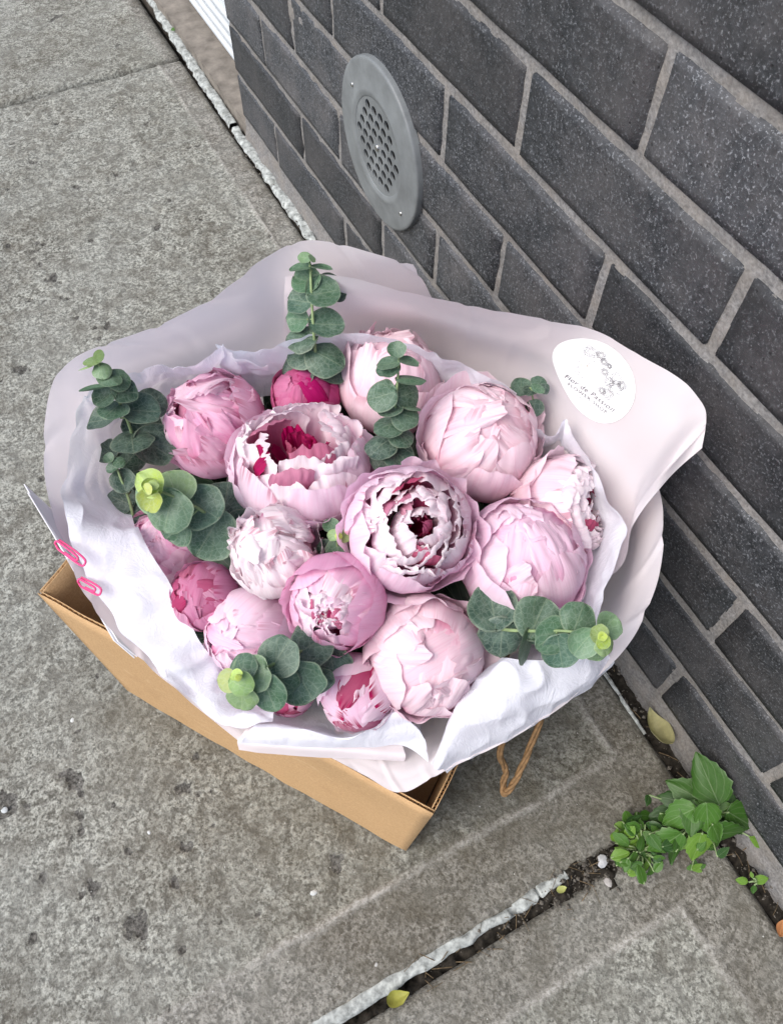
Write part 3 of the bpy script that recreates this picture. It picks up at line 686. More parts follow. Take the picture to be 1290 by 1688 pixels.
# ---------------------------------------------------------------- peonies
PALE = (.92, .67, .75); LILAC = (.90, .60, .77); PINK = (.85, .38, .61); ROSE = (.66, .25, .42); DEEP = (.60, .10, .28); MAG = (.43, .012, .105); WHITE = (.95, .87, .89)
def mixc(a, b, t): return tuple(x * (1 - t) + y * t for x, y in zip(a, b))
def outline(u, v, hw, rag, seed, tipround=.22):
    "v stretched to a wavy, rounded tip; half-width at v"
    nz = fbm(np.stack([u * 1.7 + seed * 1.7, 0 * u, 0 * u + seed], -1), seed, 3); cut = np.clip(vnoise(np.stack([u * 2.6 + seed, 0 * u + 3, 0 * u], -1), seed + 5) - .45, 0, 1)
    vmax = 1 - tipround * np.abs(u) ** 3 - rag * (.5 + .5 * nz) - rag * 1.8 * cut
    vs_ = v * vmax
    w = np.where(vs_ < .66, .42 + .58 * np.sin(np.clip(vs_ / .66, 0, 1) * math.pi / 2), np.sqrt(np.clip(1 - .42 * ((vs_ - .66) / .34) ** 2.2, 0.05, 1)))
    w = w * (1 + .07 * vnoise(np.stack([vs_ * 5, np.sign(u) * 2 + 5, 0 * u + seed], -1), seed + 3))
    return vs_, w * hw
NU, NV = 29, 19
GU, GV = np.meshgrid(np.sin(np.linspace(-1, 1, NU) * math.pi / 2) * .35 + np.linspace(-1, 1, NU) * .65, np.linspace(0, 1, NV) ** .85)
GF = grid_faces(NU, NV)
EDGE = np.minimum(1 - np.abs(GU), 1 - GV)
def petal_globe(seed, phi, th0, th1, hw, r0=1.0, r1=1.0, cup=.05, imb=.02, curl=0, ruf=.02, rag=.06, squash=1.0, flare=.75, tipround=.22, frill=.020):
    u, v = GU, GV; vs_, w = outline(u, v, hw, rag, seed, tipround)
    th = th0 + (th1 - th0) * vs_; a = u * w
    S = np.stack([np.sin(th) * math.cos(phi), np.sin(th) * math.sin(phi), np.cos(th)], -1)
    E = np.array([-math.sin(phi), math.cos(phi), 0])
    D = np.cos(a)[..., None] * S + np.sin(a)[..., None] * E
    e = np.clip(1 - EDGE / .45, 0, 1) ** 1.5
    n1 = fbm(np.stack([u * 2.3 + seed, v * 2.0, 0 * u + seed * .37], -1), seed, 3); n2 = fbm(np.stack([u * 5 + seed, v * 3.5, 0 * u + 9], -1), seed + 2, 2)
    r = r0 + (r1 - r0) * vs_ - cup * u ** 2 + imb * u + ruf * (.5 * n1 + n1 * e + .5 * n2 * e) + .012 * n1
    c = np.clip((vs_ - flare) / (1 - flare + .01), 0, 1); r = r + curl * c ** 2
    fr_ = vnoise(np.stack([u * 7.5 + seed * 2.1, 0 * u + 1, 0 * u + seed], -1), seed + 8); r = r + frill * fr_ * np.clip((vs_ - .72) / .25, 0, 1) ** 1.5
    X = D * r[..., None]; X[..., 2] *= squash
    return X.reshape(-1, 3)
def petal_ring(seed, phi, p0, p1, p2, hw, ruf=.05, rag=.12, twist=0, tipround=.3, bend=1.0):
    "standing petal along a bezier in (radius, height)"
    u, v = GU, GV; vs_, w = outline(u, v, hw, rag, seed, tipround)
    t = vs_; B = ((1 - t) ** 2)[..., None] * np.array(p0) + (2 * t * (1 - t))[..., None] * np.array(p1) + (t ** 2)[..., None] * np.array(p2)
    x = u * w; rho = B[..., 0]; ang = bend * x / np.maximum(rho, .25)
    e = np.clip(vs_, 0, 1) ** 1.5
    n1 = fbm(np.stack([u * 2.6 + seed, v * 1.6, 0 * u + seed * .3], -1), seed, 3); n3 = vnoise(np.stack([u * 6 + seed, v * 1.2, 0 * u + 4], -1), seed + 1)
    rr = rho + ruf * e * (n1 + .45 * n3 + .2 * vnoise(np.stack([u * 9 + seed, v, 0 * u + 7], -1), seed + 6)); lat = (1 - bend) * x
    X = np.stack([rr * np.cos(ang), rr * np.sin(ang) + lat, B[..., 1] + ruf * .5 * e * fbm(np.stack([u * 3 + seed, v, 0 * u + 2], -1), seed + 4, 2)], -1).reshape(-1, 3)
    c, s = math.cos(phi), math.sin(phi); Rz = np.array([[c, -s, 0], [s, c, 0], [0, 0, 1]])
    if twist:
        ct, st_ = math.cos(twist), math.sin(twist); off = np.array([p0[0], 0, 0]); X = (X - off) @ np.array([[ct, -st_, 0], [st_, ct, 0], [0, 0, 1]]).T + off
    return X @ Rz.T
PUV = np.stack([GU, GV, EDGE], -1).reshape(-1, 3)
def peony(px, py, rpx, z, axis, kind, tint, seed, label, spin=0.0, deep=MAG, pale=None, elong=1.0, streak=.5, opening=40, n_out=6, skip=0):
    c = P(px, py, z); Rw = rpx * depth(c) / F; rr = random.Random(seed)
    az = view_dir(*axis); ax_ = nrm(np.cross(az, [.31, .17, .93] if abs(az[2]) < .9 else [.9, .3, .1])); ay_ = np.cross(az, ax_)
    B = np.stack([ax_, ay_, az * elong], 0) * Rw
    t = empty('peony', c); tag(t, label, 'peony', 'peony blooms in the bouquet')
    pale = pale or mixc(tint, WHITE, .6); k = [0]
    def put(X, col, st=0.0, tilt=0.0):
        k[0] += 1
        if tilt:
            a1 = rr.uniform(0, 6.283); X = X @ np.array(Matrix.Rotation(rr.uniform(.4, 1) * tilt, 3, Vector((math.cos(a1), math.sin(a1), rr.uniform(-.3, .3))).normalized()))
        o = mesh('petal', X @ B, GF, M['petal'], t, uv=PUV); j = rr.uniform(-.05, .05); o.color = (min(1, max(0, col[0] + j * .6)), min(1, max(0, col[1] + j)), min(1, max(0, col[2] + j * .8)), st)
    sd_ = lambda: seed * 100 + k[0]
    rd = math.radians; U = rr.uniform
    st = lambda p=.35: streak if U(0, 1) < p else 0.0
    if kind == 'bud':
        for i in range(4): put(petal_globe(sd_(), spin + i * 1.57 + U(-.2, .2), 2.6, rd(U(-40, -22)), U(.6, .75), .88 + .012 * i, .90 + .015 * i, .04, .02, ruf=.015, rag=.04), mixc(tint, deep, U(0, .25)), st(.6), .35)
        for i in range(7): put(petal_globe(sd_(), spin + i * .9 + U(-.3, .3), rd(U(85, 110)), rd(U(-8, 30)), U(.30, .46), .93, .965, .05, U(-.03, .04), curl=U(0, .04), ruf=.025, rag=.10), mixc(tint, pale, U(0, .7)) if U(0, 1) > .3 else mixc(deep, tint, U(.1, .5)), st(.7), .3)
        for i in range(n_out): put(petal_globe(sd_(), spin + .4 + i * 6.283 / n_out + U(-.2, .2), 2.8, rd(U(26, 62)), U(.6, .85), .97, 1.0, .03, .03, curl=U(-.01, .04), ruf=.018, rag=.05), mixc(tint, pale, U(0, .5)), st(.5))
    elif kind == 'round':
        for i in range(4): put(petal_globe(sd_(), spin + i * 1.57 + U(-.2, .2), 2.6, rd(U(-38, -18)), U(.55, .7), .84 + .015 * i, .86 + .02 * i, .04, .02, ruf=.02, rag=.06), mixc(tint, deep, U(0, .10)), st(.4), .55)
        for i in range(8): put(petal_globe(sd_(), spin + i * .85 + U(-.3, .3), rd(U(70, 105)), rd(U(-14, 22)), U(.28, .5), .90, .98, .05, U(-.05, .06), curl=U(.0, .16), ruf=.06, rag=.12), mixc(tint, pale, U(.1, .8)), st(.5), .42)
        for i in range(6): put(petal_globe(sd_(), spin + .3 + i * 1.05 + U(-.2, .2), 2.6, rd(U(14, 36)), U(.6, .82), .95, .98, .04, U(.02, .05), curl=U(0, .06), ruf=.03, rag=.08), mixc(tint, pale, U(0, .65)), st(.5), .25)
        for i in range(n_out): put(petal_globe(sd_(), spin + i * 6.283 / n_out + U(-.2, .2), 2.75, rd(U(42, 80)), U(.7, 1.0), .99, 1.04, .03, U(.02, .06), curl=U(.0, .26), ruf=.05, rag=.06), mixc(tint, pale, U(0, .65)), st(.3))
    elif kind == 'open':
        a = rd(opening); q = math.sin(a); zt = math.cos(a)
        for i in range(12): put(petal_ring(sd_(), spin + i * .55 + U(-.3, .3), (.04, -.2), (U(.15, .5) * q + .08, zt * .5), (U(.05, .66) * q, zt * U(.74, .98)), .20, .06, .12), mixc(deep, ROSE, U(0, .5) ** 2))
        for L, (fr_, cnt, hw, zk) in enumerate([(.36, 4, .19, .92), (.56, 6, .25, .99), (.76, 9, .28, 1.03), (.93, 10, .30, 1.04), (1.10, 10, .30, .99)]):
            if L < skip: continue
            for i in range(cnt):
                rho = q * fr_ * U(.86, 1.10); zz = zt * zk * U(.92, 1.05)
                cc = mixc(pale, WHITE, U(.2, 1)) if U(0, 1) > .32 - .065 * L else mixc(deep, tint, U(0, .4))
                put(petal_ring(sd_(), spin + i * 6.283 / cnt + U(-.25, .25), (.15 + .1 * L, -.25), (rho + .16, zz * U(.85, 1.1)), (rho - U(-.02, .30), zz * 1.02), hw * U(.85, 1.3), .06, .07, twist=U(-.6, .6), tipround=.2), cc, .0)
        for i in range(7): put(petal_globe(sd_(), spin + i * .9 + U(-.15, .15), 2.5, a + rd(U(-6, 6)), U(.42, .6), .92, .95, .05, U(-.02, .05), curl=U(-.04, .08), ruf=.045, rag=.075), mixc(pale, WHITE, U(0, .6)), st(.2))
        for i in range(6): put(petal_globe(sd_(), spin + .4 + i * 1.05 + U(-.15, .15), 2.65, a + rd(U(0, 14)), U(.6, .78), .97, .99, .04, U(.02, .05), curl=U(-.02, .08), ruf=.04, rag=.08), mixc(tint, pale, U(.1, .8)), st(.2))
        for i in range(n_out): put(petal_globe(sd_(), spin + i * 6.283 / n_out + U(-.2, .2), 2.75, a + rd(U(14, 44)), U(.65, .95), 1.0, 1.04, .03, U(.02, .06), curl=U(.0, .24), ruf=.05, rag=.06), mixc(tint, pale, U(0, .6)), st(.15))
    elif kind == 'ruffle':
        for i in range(4): put(petal_globe(sd_(), spin + i * 1.57, 2.5, rd(U(-38, -20)), .65, .76 + .01 * i, .78 + .012 * i, ruf=.03, rag=.08), mixc(tint, deep, .45))
        for i in range(24):
            put(petal_globe(sd_(), spin + i * 2.4 + U(-.2, .2), rd(U(85, 125)), rd(-6 + 62 * (i / 24) + U(-8, 8)), U(.30, .52), U(.80, .88), U(.90, 1.10), .06, U(-.08, .08), curl=U(-.05, .26), ruf=.085, rag=.15), mixc(tint, pale, U(.1, 1)), st(.5), .4)
        for i in range(n_out): put(petal_globe(sd_(), spin + i * 6.283 / n_out + U(-.2, .2), 2.75, rd(U(45, 85)), U(.6, .9), .97, 1.0, .03, .035, curl=U(.0, .14), ruf=.035, rag=.07), mixc(tint, pale, U(0, .7)), st(.5))
    # stalk down into the wrapping
    e = np.array([BC[0], BC[1], .06]); d0 = c - az * Rw * .85
    mesh('stalk', *tube(crom([d0, d0 * .6 + e * .4 - np.array([0, 0, .02]), e + (c - e) * np.array([.15, .15, 0])], 14), .0032, 6), M['stem'], t, c)
    return t
# x, y, radius in photo pixels; height; axis (image right, image up, towards viewer)
peony(355, 702, 88, .315, (-.35, .35, .8), 'ruffle', PINK, 1, 'ruffled mid pink peony at the upper left, next to the dark leaves', 0, elong=.95)
peony(503, 652, 58, .325, (.05, .35, .9), 'bud', DEEP, 2, 'small tight deep pink peony bud under the tall eucalyptus sprig', .4, pale=(.66, .22, .40), streak=.3, deep=MAG)
peony(643, 632, 86, .325, (.12, .75, .65), 'round', PALE, 3, 'pale pink closed peony behind the thin small-leaved sprig', .9, elong=1.02, streak=.3)
peony(497, 770, 118, .335, (.0, .72, .68), 'open', LILAC, 4, 'wide cupped lilac pink peony with a dark crimson hollow', .2, opening=46, elong=.82, skip=3)
peony(790, 728, 98, .345, (.12, .30, .9), 'round', PALE, 5, 'large cream pink peony at the upper right, with smooth broad petals', 1.4, elong=1.05, streak=.3)
peony(928, 836, 88, .325, (.80, .12, .62), 'open', PALE, 6, 'frayed pale peony leaning right beside the white tissue', .3, elong=1.0, opening=50)
peony(675, 872, 106, .36, (.16, .12, 1), 'open', LILAC, 7, 'large open peony at the centre, crimson flecks among pale ruffles', .7, opening=40, elong=1.0)
peony(455, 910, 78, .335, (-.12, .28, .9), 'ruffle', WHITE, 8, 'small ruffled whitish pink peony left of the centre', 1.2, pale=WHITE, elong=1.0)
peony(556, 992, 80, .340, (-.18, -.10, 1), 'open', PINK, 9, 'round pink peony with a tiny half-open heart', .1, opening=19, pale=mixc(PINK, LILAC, .6))
peony(862, 925, 104, .325, (.05, .35, .9), 'round', LILAC, 10, 'big pale lilac peony above the right-hand eucalyptus sprig', .5, elong=1.0, streak=.2)
peony(702, 1082, 100, .305, (.22, -.05, 1), 'round', PALE, 11, 'loose pale pink peony at the lower front with drooping outer petals', 2.1, elong=.95, n_out=7, streak=.2)
peony(588, 1142, 66, .292, (-.22, -.35, .9), 'bud', LILAC, 12, 'small pink and white peony bud with magenta stripes at the bottom', .9, pale=WHITE, streak=1, n_out=5)
peony(337, 982, 58, .290, (-.1, .25, .9), 'bud', ROSE, 13, 'rose pink peony bud low on the left, above the white tissue', .4, pale=PINK, streak=.6)
peony(412, 1040, 76, .275, (-.3, .1, .9), 'round', LILAC, 14, 'pale lilac peony partly hidden behind the lower eucalyptus sprig', .2, streak=.3)
peony(280, 900, 64, .265, (-.3, .1, .9), 'round', PINK, 15, 'half hidden pink peony below the yellow-tipped eucalyptus sprig', .6, streak=.5)
peony(478, 1140, 42, .245, (-.2, .0, .9), 'bud', PINK, 16, 'pink peony barely showing under the lower eucalyptus sprig', .6)

# ---------------------------------------------------------------- leaves
LN = 17
def leaf_grid(shape, cupv, seed):
    V = []; UV = []
    for j in range(LN):
        t = j / (LN - 1); tt = .5 - .5 * math.cos(math.pi * t)
        if shape == 'round': w = (max(0, 1 - (2 * tt - 1) ** 2)) ** .5 * (1.0 + .06 * (1 - tt)); L = 2 * tt - 1
        elif shape == 'ovate': w = .78 * (math.sin(math.pi * min(1, tt ** .62)) ** .85 if 0 < tt < 1 else 0); L = 2 * tt - 1
        else: w = .62 * (math.sin(math.pi * tt ** .8) ** .8 if 0 < tt < 1 else 0); L = 2 * tt - 1
        for i in range(LN):
            u = i / (LN - 1) * 2 - 1; ww = w
            if shape == 'ovate' and abs(u) > .95: ww = w * (1 - .13 * (j % 2))
            x = u * ww
            if shape == 'round': L2 = L + (.10 * (1 - abs(u)) if t < .12 else 0)
            else: L2 = L
            zz = cupv * (x * x + .5 * L * L) + (.05 * abs(x))
            V.append((L2, x, zz)); UV.append((u, t, min(1 - abs(u), t, 1 - t) if shape != 'round' else 1 - math.hypot(u * w, L)))
    V = np.array(V); UV = np.array(UV); an_ = np.arctan2(V[:, 1], V[:, 0]); V[:, :2] *= (1 + .075 * vnoise(np.stack([2.2 * np.cos(an_) + seed, 2.2 * np.sin(an_), 0 * an_], -1), seed + 1))[:, None]; V[:, 2] += .10 * vnoise(np.stack([UV[:, 0] * 1.6 + seed, UV[:, 1] * 1.8, 0 * UV[:, 0] + seed * .7], -1), seed)
    return V, UV
LF = grid_faces(LN, LN)
def put_leaf(parent, ploc, c, r, attach, normal, col, shape, mat, seed, cupv=.12, name='leaf', stretch=1.0):
    n_ = nrm(np.asarray(normal, float)); a = np.asarray(c) - np.asarray(attach); a = a - (a @ n_) * n_; a = nrm(a if np.linalg.norm(a) > 1e-5 else np.cross(n_, [0, 0, 1])); b = np.cross(n_, a)
    V, UV = leaf_grid(shape, cupv, seed)
    X = np.asarray(c) + r * (V[:, :1] * stretch * a + V[:, 1:2] * b + V[:, 2:] * n_)
    o = mesh(name, X, LF, mat, parent, ploc, uv=UV); o.color = (*col, 1); return o
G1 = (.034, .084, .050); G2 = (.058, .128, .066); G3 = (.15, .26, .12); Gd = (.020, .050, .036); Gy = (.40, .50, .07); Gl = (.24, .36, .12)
def sprig(stem, leaves, label, seed, srad=.0016):
    "stem: photo points with heights from base to tip; leaves: (x, y, radius px, z, normal, colour, stretch)"
    sw = [P(*q) for q in stem]; base = sw[0]; sp = crom(sw, 40)
    t = empty('eucalyptus_sprig', base); tag(t, label, 'eucalyptus', 'eucalyptus sprigs in the bouquet')
    mesh('stem', *tube(sp, np.linspace(srad, srad * .6, 40), 7), M['stem'], t, base)
    for i, lf in enumerate(leaves):
        x, y, rp, z, nv, col = lf[:6]; st_ = lf[6] if len(lf) > 6 else 1.0
        c = P(x, y, z); r = rp * depth(c) / F * rng.uniform(.93, 1.06); n_ = view_dir(nv[0] + rng.uniform(-.12, .12), nv[1] + rng.uniform(-.12, .12), nv[2]); jt = rng.uniform(.8, 1.25); col = (col[0] * jt * rng.uniform(.9, 1.15), col[1] * jt, col[2] * jt * rng.uniform(.85, 1.1))
        d = np.linalg.norm(sp - c, axis=1); at = sp[int(np.argmin(np.abs(d - r * .9) if d.min() < r * .9 else d))]
        o = put_leaf(t, base, c, r, sp[int(np.argmin(d))] if d.min() > r * .35 else at, n_, col, 'round', M['euc'], seed * 50 + i, cupv=rng.uniform(-.38, .40), stretch=st_ * rng.uniform(.92, 1.08))
        e = c - nrm(c - at) * r * .9
        mesh('leaf_stalk', *tube([at, e], .0008, 5), M['stem'], t, base)
    return t
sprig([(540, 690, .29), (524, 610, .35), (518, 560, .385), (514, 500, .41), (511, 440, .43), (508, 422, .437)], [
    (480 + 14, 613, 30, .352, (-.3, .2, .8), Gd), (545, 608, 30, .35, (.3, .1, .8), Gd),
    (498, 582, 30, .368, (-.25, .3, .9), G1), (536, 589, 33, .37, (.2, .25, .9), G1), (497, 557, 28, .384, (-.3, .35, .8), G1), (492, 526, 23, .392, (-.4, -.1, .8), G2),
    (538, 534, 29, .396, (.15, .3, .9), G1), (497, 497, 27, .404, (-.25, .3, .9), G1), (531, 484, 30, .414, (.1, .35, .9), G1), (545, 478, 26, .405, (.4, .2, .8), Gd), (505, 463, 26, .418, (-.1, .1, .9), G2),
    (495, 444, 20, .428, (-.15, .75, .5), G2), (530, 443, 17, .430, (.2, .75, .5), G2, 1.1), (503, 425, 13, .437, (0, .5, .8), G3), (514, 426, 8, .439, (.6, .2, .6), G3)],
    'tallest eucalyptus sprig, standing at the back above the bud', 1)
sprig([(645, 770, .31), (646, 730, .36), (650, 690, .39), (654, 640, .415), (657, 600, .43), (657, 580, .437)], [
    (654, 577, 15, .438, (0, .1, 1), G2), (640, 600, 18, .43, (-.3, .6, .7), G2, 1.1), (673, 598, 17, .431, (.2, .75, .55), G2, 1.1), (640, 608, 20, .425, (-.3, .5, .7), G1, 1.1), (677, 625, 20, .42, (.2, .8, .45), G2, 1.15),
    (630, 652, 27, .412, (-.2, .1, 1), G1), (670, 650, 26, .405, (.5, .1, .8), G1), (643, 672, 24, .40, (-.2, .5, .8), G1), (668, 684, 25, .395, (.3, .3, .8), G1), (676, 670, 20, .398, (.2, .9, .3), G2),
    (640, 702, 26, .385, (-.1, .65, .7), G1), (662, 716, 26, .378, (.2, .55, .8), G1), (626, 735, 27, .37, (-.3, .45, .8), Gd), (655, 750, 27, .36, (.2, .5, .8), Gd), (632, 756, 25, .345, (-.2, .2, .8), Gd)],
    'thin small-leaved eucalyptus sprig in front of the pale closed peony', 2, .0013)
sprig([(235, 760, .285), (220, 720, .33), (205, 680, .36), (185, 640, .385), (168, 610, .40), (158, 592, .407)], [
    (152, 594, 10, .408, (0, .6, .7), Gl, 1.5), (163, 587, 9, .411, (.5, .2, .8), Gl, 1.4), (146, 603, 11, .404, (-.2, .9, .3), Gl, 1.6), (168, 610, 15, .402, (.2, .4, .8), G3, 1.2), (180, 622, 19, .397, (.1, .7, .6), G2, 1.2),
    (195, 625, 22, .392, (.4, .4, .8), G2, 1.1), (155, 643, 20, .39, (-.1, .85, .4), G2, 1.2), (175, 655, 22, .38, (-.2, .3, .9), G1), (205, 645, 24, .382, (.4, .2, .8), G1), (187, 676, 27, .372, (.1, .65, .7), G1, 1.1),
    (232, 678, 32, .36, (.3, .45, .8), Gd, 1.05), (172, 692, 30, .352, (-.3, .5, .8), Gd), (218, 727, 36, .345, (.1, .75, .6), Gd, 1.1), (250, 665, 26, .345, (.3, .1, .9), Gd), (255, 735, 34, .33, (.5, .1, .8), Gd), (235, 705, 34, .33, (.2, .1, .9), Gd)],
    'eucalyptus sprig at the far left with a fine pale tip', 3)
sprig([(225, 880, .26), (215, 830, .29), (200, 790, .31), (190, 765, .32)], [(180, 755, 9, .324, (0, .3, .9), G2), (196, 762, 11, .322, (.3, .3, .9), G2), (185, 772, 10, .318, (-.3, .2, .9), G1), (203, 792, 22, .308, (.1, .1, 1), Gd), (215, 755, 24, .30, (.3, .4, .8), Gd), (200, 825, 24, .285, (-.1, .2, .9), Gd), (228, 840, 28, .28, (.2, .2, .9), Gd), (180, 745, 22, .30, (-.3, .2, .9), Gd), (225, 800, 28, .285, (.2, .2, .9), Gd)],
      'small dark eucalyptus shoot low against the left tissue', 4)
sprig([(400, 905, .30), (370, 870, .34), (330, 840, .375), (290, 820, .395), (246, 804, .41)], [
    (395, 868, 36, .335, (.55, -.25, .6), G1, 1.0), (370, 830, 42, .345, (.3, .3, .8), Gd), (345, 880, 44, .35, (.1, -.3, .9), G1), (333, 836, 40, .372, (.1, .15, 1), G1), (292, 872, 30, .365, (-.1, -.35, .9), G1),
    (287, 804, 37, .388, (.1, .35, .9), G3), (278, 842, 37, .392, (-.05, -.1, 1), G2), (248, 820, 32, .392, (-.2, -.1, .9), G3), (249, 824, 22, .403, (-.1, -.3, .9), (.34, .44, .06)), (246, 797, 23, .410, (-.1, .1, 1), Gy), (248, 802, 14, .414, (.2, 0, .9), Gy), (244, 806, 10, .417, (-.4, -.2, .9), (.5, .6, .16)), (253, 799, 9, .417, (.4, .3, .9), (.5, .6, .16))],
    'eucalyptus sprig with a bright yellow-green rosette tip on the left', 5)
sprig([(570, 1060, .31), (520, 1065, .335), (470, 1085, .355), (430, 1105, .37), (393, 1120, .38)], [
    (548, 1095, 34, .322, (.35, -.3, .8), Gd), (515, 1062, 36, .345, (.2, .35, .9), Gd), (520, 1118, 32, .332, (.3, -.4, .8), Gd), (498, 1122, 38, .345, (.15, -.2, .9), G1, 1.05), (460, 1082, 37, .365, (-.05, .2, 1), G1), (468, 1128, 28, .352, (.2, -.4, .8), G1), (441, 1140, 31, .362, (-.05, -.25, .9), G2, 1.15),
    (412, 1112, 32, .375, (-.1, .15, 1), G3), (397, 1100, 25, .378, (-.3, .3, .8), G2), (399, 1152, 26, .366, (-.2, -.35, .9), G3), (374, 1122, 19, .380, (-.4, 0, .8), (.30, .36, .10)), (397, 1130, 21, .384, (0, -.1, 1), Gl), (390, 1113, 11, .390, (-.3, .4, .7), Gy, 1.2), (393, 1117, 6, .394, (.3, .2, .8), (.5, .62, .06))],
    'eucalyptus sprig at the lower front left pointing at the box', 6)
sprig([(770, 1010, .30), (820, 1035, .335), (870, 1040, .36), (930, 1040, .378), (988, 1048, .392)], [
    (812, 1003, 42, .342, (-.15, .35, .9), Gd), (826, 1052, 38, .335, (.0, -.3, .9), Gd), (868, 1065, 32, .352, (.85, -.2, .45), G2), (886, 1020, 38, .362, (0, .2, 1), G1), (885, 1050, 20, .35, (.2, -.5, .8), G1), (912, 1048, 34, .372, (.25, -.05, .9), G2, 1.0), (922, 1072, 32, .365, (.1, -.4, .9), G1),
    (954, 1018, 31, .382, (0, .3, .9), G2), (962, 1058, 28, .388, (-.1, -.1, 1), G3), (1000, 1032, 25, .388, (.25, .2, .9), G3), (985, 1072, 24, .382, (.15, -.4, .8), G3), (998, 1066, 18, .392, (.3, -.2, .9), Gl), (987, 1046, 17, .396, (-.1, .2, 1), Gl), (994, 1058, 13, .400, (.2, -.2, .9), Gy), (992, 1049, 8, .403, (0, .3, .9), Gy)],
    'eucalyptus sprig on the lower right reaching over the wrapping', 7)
sprig([(560, 940, .31), (556, 905, .34), (556, 885, .352)], [(545, 866, 14, .348, (-.1, .5, .8), G2), (556, 905, 18, .342, (0, -.3, .9), G1), (538, 905, 16, .335, (-.3, -.1, .9), Gd), (549, 882, 11, .356, (-.2, .1, 1), Gl), (567, 884, 11, .356, (.2, .1, 1), Gl), (558, 884, 6, .361, (0, 0, 1), Gy)], 'tiny eucalyptus tip between the peonies at the centre', 8, .0012)
sprig([(840, 640, .33), (858, 640, .36), (875, 640, .375), (893, 645, .385)], [(858, 640, 17, .366, (-.2, .5, .7), G1, 1.2), (872, 645, 13, .374, (.1, .5, .7), Gd, 1.1), (888, 632, 14, .382, (.2, .4, .8), G1, 1.15), (898, 640, 10, .384, (.5, .2, .7), Gd, 1.4), (880, 672, 16, .362, (.1, -.2, .9), Gd), (886, 640, 9, .387, (.2, .4, .7), G2, 1.5)], 'short dark eucalyptus tip behind the large cream pink peony', 9, .0012)

# dark leaves that fill the gaps below the blooms
FV = []; FFc = []; FU = []; r5 = random.Random(21)
for i in range(190):
    a = r5.uniform(0, 6.283); q = r5.uniform(0, 1) ** .5; x = 610 + 330 * q * math.cos(a); y = 880 + 270 * q * math.sin(a)
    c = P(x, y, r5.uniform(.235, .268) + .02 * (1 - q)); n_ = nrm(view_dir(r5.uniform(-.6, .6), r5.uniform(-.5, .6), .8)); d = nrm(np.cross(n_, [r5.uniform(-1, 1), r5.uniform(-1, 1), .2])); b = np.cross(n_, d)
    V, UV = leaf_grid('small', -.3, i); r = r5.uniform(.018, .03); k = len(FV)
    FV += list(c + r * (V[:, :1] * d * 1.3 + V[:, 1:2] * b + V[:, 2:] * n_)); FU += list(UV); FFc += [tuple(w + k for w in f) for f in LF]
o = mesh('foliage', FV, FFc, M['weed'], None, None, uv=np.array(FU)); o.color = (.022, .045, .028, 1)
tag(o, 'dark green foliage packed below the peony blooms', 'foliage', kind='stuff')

# ---------------------------------------------------------------- weeds in the joint
def weed(base, leaves, label, seed, mat='weed'):
    bw = P(*base); t = empty('weed', bw); tag(t, label, 'weed', 'weeds growing in the pavement joint')
    for i, (x, y, rp, z, ang, nv, col, shp) in enumerate(leaves):
        c = P(x, y, z); r = rp * depth(c) / F; n_ = view_dir(*nv); a = math.radians(ang); d = RIGHT * math.cos(a) - DOWN * math.sin(a)
        d = nrm(d - (d @ n_) * n_); at = c - d * r
        put_leaf(t, bw, c, r, at, n_, col, shp, M[mat], seed * 40 + i, cupv=rng.uniform(-.25, .1))
        mid = (at + bw) / 2 + np.array([0, 0, .008])
        mesh('stem', *tube(crom([bw + np.array([rng.uniform(-.004, .004), rng.uniform(-.004, .004), 0]), mid, at], 12), .0009, 5), M['stem'], t, bw)
W1 = (.036, .105, .012); W2 = (.054, .145, .016); W3 = (.12, .24, .026); Wd = (.025, .075, .015)
weed((1150, 1345, .0), [(1165, 1282, 44, .075, 108, (.0, .25, .9), W1, 'ovate'), (1130, 1305, 36, .06, 150, (-.2, .3, .8), W1, 'ovate'), (1108, 1318, 26, .04, 165, (-.3, .4, .8), Wd, 'ovate'), (1118, 1345, 34, .06, 215, (-.5, -.1, .8), W2, 'ovate'), (1140, 1350, 30, .065, 260, (-.1, .3, .8), W1, 'ovate'),
      (1165, 1350, 32, .07, 280, (.0, -.3, .9), W2, 'ovate'), (1198, 1372, 36, .05, -12, (.2, -.5, .8), W1, 'ovate'), (1222, 1352, 38, .045, -30, (.4, -.1, .8), W1, 'ovate'), (1148, 1398, 30, .04, 262, (.0, -.35, .9), W3, 'ovate'), (1095, 1390, 34, .045, 220, (-.2, -.3, .9), W2, 'ovate'), (1113, 1400, 30, .035, 265, (.5, -.2, .7), W1, 'ovate'),
      (1241, 1334, 15, .04, 40, (.1, .1, 1), W1, 'small'), (1222, 1325, 15, .04, 80, (.1, .2, .9), Wd, 'small'), (1208, 1330, 18, .03, 60, (0, .1, .9), Wd, 'small'), (1200, 1296, 10, .05, 80, (.2, .1, .9), W3, 'small'), (1175, 1330, 22, .025, 20, (.1, .2, .9), Wd, 'ovate'), (1165, 1390, 20, .02, 320, (.1, -.1, .9), W1, 'ovate'), (1090, 1345, 24, .02, 190, (-.2, .2, .9), Wd, 'ovate'), (1150, 1320, 26, .03, 60, (.2, .3, .8), Wd, 'ovate'), (1185, 1350, 24, .035, 330, (.3, .1, .8), Wd, 'ovate'), (1130, 1375, 24, .03, 240, (-.3, 0, .9), W1, 'ovate'), (1180, 1310, 22, .04, 75, (.3, .2, .8), W1, 'ovate'), (1180, 1375, 22, .06, 300, (.3, -.2, .9), W2, 'ovate')]
     + [(rng.gauss(1155, 42), rng.gauss(1352, 30), rng.uniform(9, 19), rng.uniform(.01, .05), rng.uniform(0, 360), (rng.uniform(-.5, .5), rng.uniform(-.4, .5), .8), rng.choice([W1, W1, W2, Wd, Wd, W3]), 'ovate') for _ in range(34)],
     'broad-leaved green weed growing against the wall foot', 1)
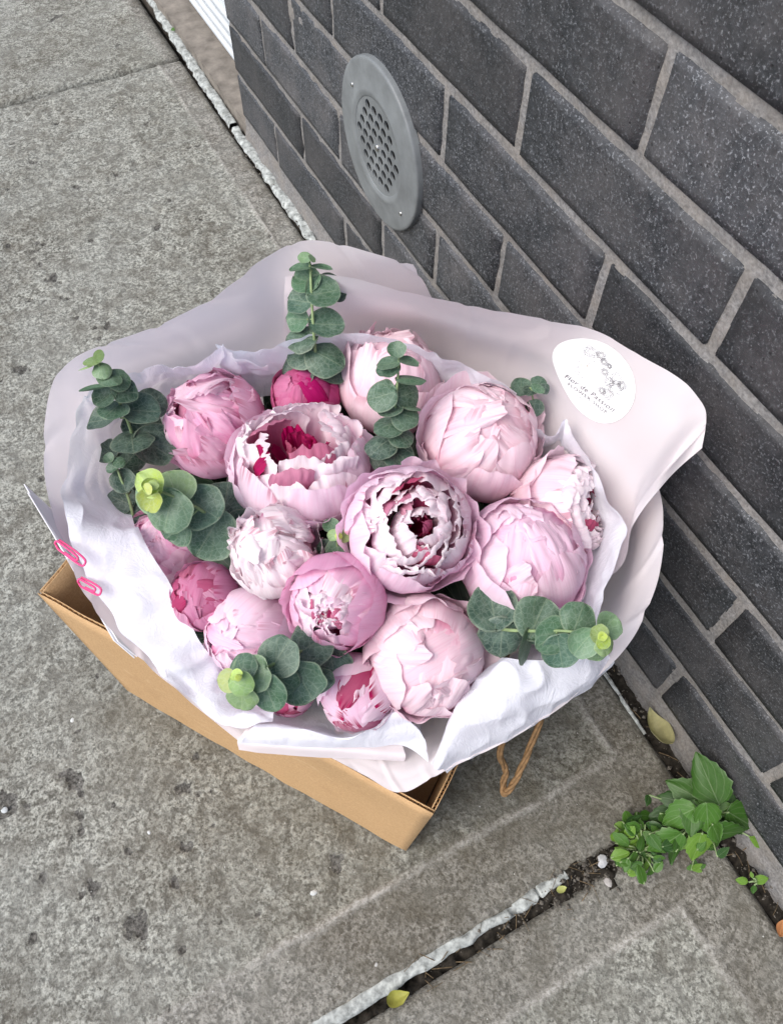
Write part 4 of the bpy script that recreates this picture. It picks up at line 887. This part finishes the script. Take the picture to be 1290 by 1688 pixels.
lv = []
for i in range(70):
    a = rng.uniform(0, 6.28); q = rng.uniform(0, 1) ** .5
    lv.append((1052 + 42 * q * math.cos(a) + rng.uniform(-4, 4), 1398 + 58 * q * math.sin(a), rng.uniform(10, 17), rng.uniform(.006, .034), rng.uniform(0, 360), (rng.uniform(-.5, .5), rng.uniform(-.4, .5), .8), rng.choice([W1, W2, W2, W3, W3, Wd]), 'small'))
weed((1050, 1405, .0), lv, 'low bright green creeping weed in the corner of the joint', 2)
weed((1240, 1455, .0), [(1222, 1452, 11, .012, 170, (0, .1, 1), W3, 'small'), (1254, 1450, 13, .013, 10, (0, .1, 1), W3, 'small'), (1241, 1466, 9, .008, 270, (0, -.3, .9), W1, 'small'), (1238, 1442, 5, .016, 100, (0, .3, .9), W3, 'small')], 'tiny seedling with two pale round leaves at the wall foot', 3)
weed((1145, 1432, .0), [(1138, 1430, 8, .006, 200, (0, .1, 1), W2, 'small'), (1150, 1434, 8, .006, 330, (0, .1, 1), W3, 'small'), (1145, 1424, 7, .01, 90, (0, .1, 1), W2, 'small'), (1158, 1428, 6, .008, 30, (0, .1, 1), W2, 'small')], 'tuft of tiny leaves below the broad-leaved weed', 4)
weed((292, 44, .0), [(290, 40, 5, .01, 100, (0, .1, 1), W3, 'small'), (296, 46, 5, .008, 330, (0, .1, 1), W2, 'small'), (286, 48, 5, .008, 200, (0, .1, 1), W2, 'small')], 'speck of green weed beside the doorway step far away', 5)

# ---------------------------------------------------------------- litter
def dead_leaf(px, py, rp, ang, col, label, z=.004, shp='small', curl=.5, st=1.0):
    c = P(px, py, z); r = rp * depth(c) / F; a = math.radians(ang); d = RIGHT * math.cos(a) - DOWN * math.sin(a); d[2] = 0
    V, UV = leaf_grid(shp, curl, int(px)); n_ = np.array([.05, .1, 1]); n_ = nrm(n_); d = nrm(d - (d @ n_) * n_); b = np.cross(n_, d)
    X = c + r * (V[:, :1] * d * st + V[:, 1:2] * b + V[:, 2:] * n_)
    o = mesh('fallen_leaf', X, LF, M['tint'], uv=UV); o.color = (*col, 1); o.location = (0, 0, 0); tag(o, label, 'leaf', 'litter on the pavement'); return o
dead_leaf(1080, 1207, 27, 108, (.36, .34, .17), 'rolled dry yellow leaf lying at the wall foot', .006, curl=2.4, st=1.25)
dead_leaf(1287, 1530, 15, 60, (.45, .20, .08), 'scrap of orange brown leaf at the wall foot', .004)
dead_leaf(655, 1646, 20, 25, (.30, .30, .06), 'small olive leaf lying in the open joint below the box', .003, curl=.9)
dead_leaf(925, 1466, 9, 20, (.42, .45, .15), 'pale green leaf scrap among soil in the joint', .004)
def pebble(px, py, rp, col, label, seed, z=.0):
    c = P(px, py, z); r = rp * depth(c) / F
    bm = bmesh.new(); bmesh.ops.create_icosphere(bm, subdivisions=2, radius=r)
    for v in bm.verts:
        k = 1 + .3 * float(vnoise(np.array([np.array(v.co) / r * 1.3 + seed]), seed)[0]); v.co = Vector((v.co.x * k, v.co.y * k * .75, v.co.z * k * .45))
    me = bpy.data.meshes.new('pebble'); bm.to_mesh(me); bm.free(); me.materials.append(M['tint'])
    o = bpy.data.objects.new('pebble', me); COL.link(o); o.location = c; o.rotation_euler = (0, 0, seed); o.color = (*col, 1); tag(o, label, 'pebble', 'pebbles on the pavement'); return o
pebble(992, 1420, 11, (.50, .51, .52), 'flat grey stone chip in the soil left of the creeping weed', 1)
pebble(1002, 1455, 9, (.42, .40, .38), 'small grey stone chip just below the other chip by the weed', 2)
pebble(517, 1472, 6, (.62, .64, .62), 'white speck of gum on the concrete below the box', 3)
pebble(120, 1187, 4.5, (.68, .70, .68), 'white pebble on the bare concrete left of the box', 4)
pebble(246, 1372, 3.5, (.60, .62, .62), 'tiny pale pebble between the chipped hollows on the left', 5)
pebble(8, 1335, 6, (.55, .58, .58), 'pale pebble at the left edge beside a chipped hollow', 6)
pebble(620, 1190 + 400, 3.5, (.5, .5, .48), 'tiny grey pebble near the sealant strip', 7)
# grit and broken stalks, uncountable
mb = MB(); r3 = random.Random(11)
for i in range(1500):
    if i % 2: x = .16 + abs(r3.gauss(0, .09)) if r3.random() < .6 else r3.uniform(-.05, .33); y = -.014 + r3.gauss(0, .009); x = .30 - (x - .16) if x < .46 else .2
    else: x = r3.uniform(.372, .398); y = r3.uniform(-.25, 1.35)
    s_ = r3.uniform(.0005, .0012) if r3.random() < .75 else r3.uniform(.0015, .0034); z = r3.uniform(-.006, .002)
    V = [(x + s_ * r3.uniform(.6, 1.3) * a, y + s_ * r3.uniform(.6, 1.3) * b, z + s_ * .6 * c) for a, b, c in ((1, 0, 0), (-1, 0, 0), (0, 1, 0), (0, -1, 0), (0, 0, 1), (0, 0, -1))]
    mb.add(V, [(0, 2, 4), (2, 1, 4), (1, 3, 4), (3, 0, 4), (2, 0, 5), (1, 2, 5), (3, 1, 5), (0, 3, 5)])
o = mb.build('grit', mat_plain('grit_stone', (.11, .10, .085), .9, .2, 900, .75, 0)); tag(o, 'loose grit and crumbs in the joints', 'grit', kind='stuff')
mb = MB()
for i in range(80):
    if i % 3: x, y = r3.uniform(.02, .31), -.014 + r3.gauss(0, .009)
    else: x, y = r3.uniform(.373, .396), r3.uniform(-.2, .3)
    a = r3.uniform(0, 6.28); L = r3.uniform(.004, .022); d = np.array([math.cos(a), math.sin(a), r3.uniform(-.1, .25)]) * L
    p0 = np.array([x, y, r3.uniform(-.004, .001)]); mb.add(*tube([p0, p0 + d * .5 + np.array([0, 0, .002]), p0 + d], r3.uniform(.0002, .0005), 5))
o = mb.build('dry_stalks', mat_plain('straw', (.13, .095, .055), .85, .2, 200, .6, 0)); tag(o, 'bits of dry stalk scattered in the joints', 'stalks', kind='stuff')
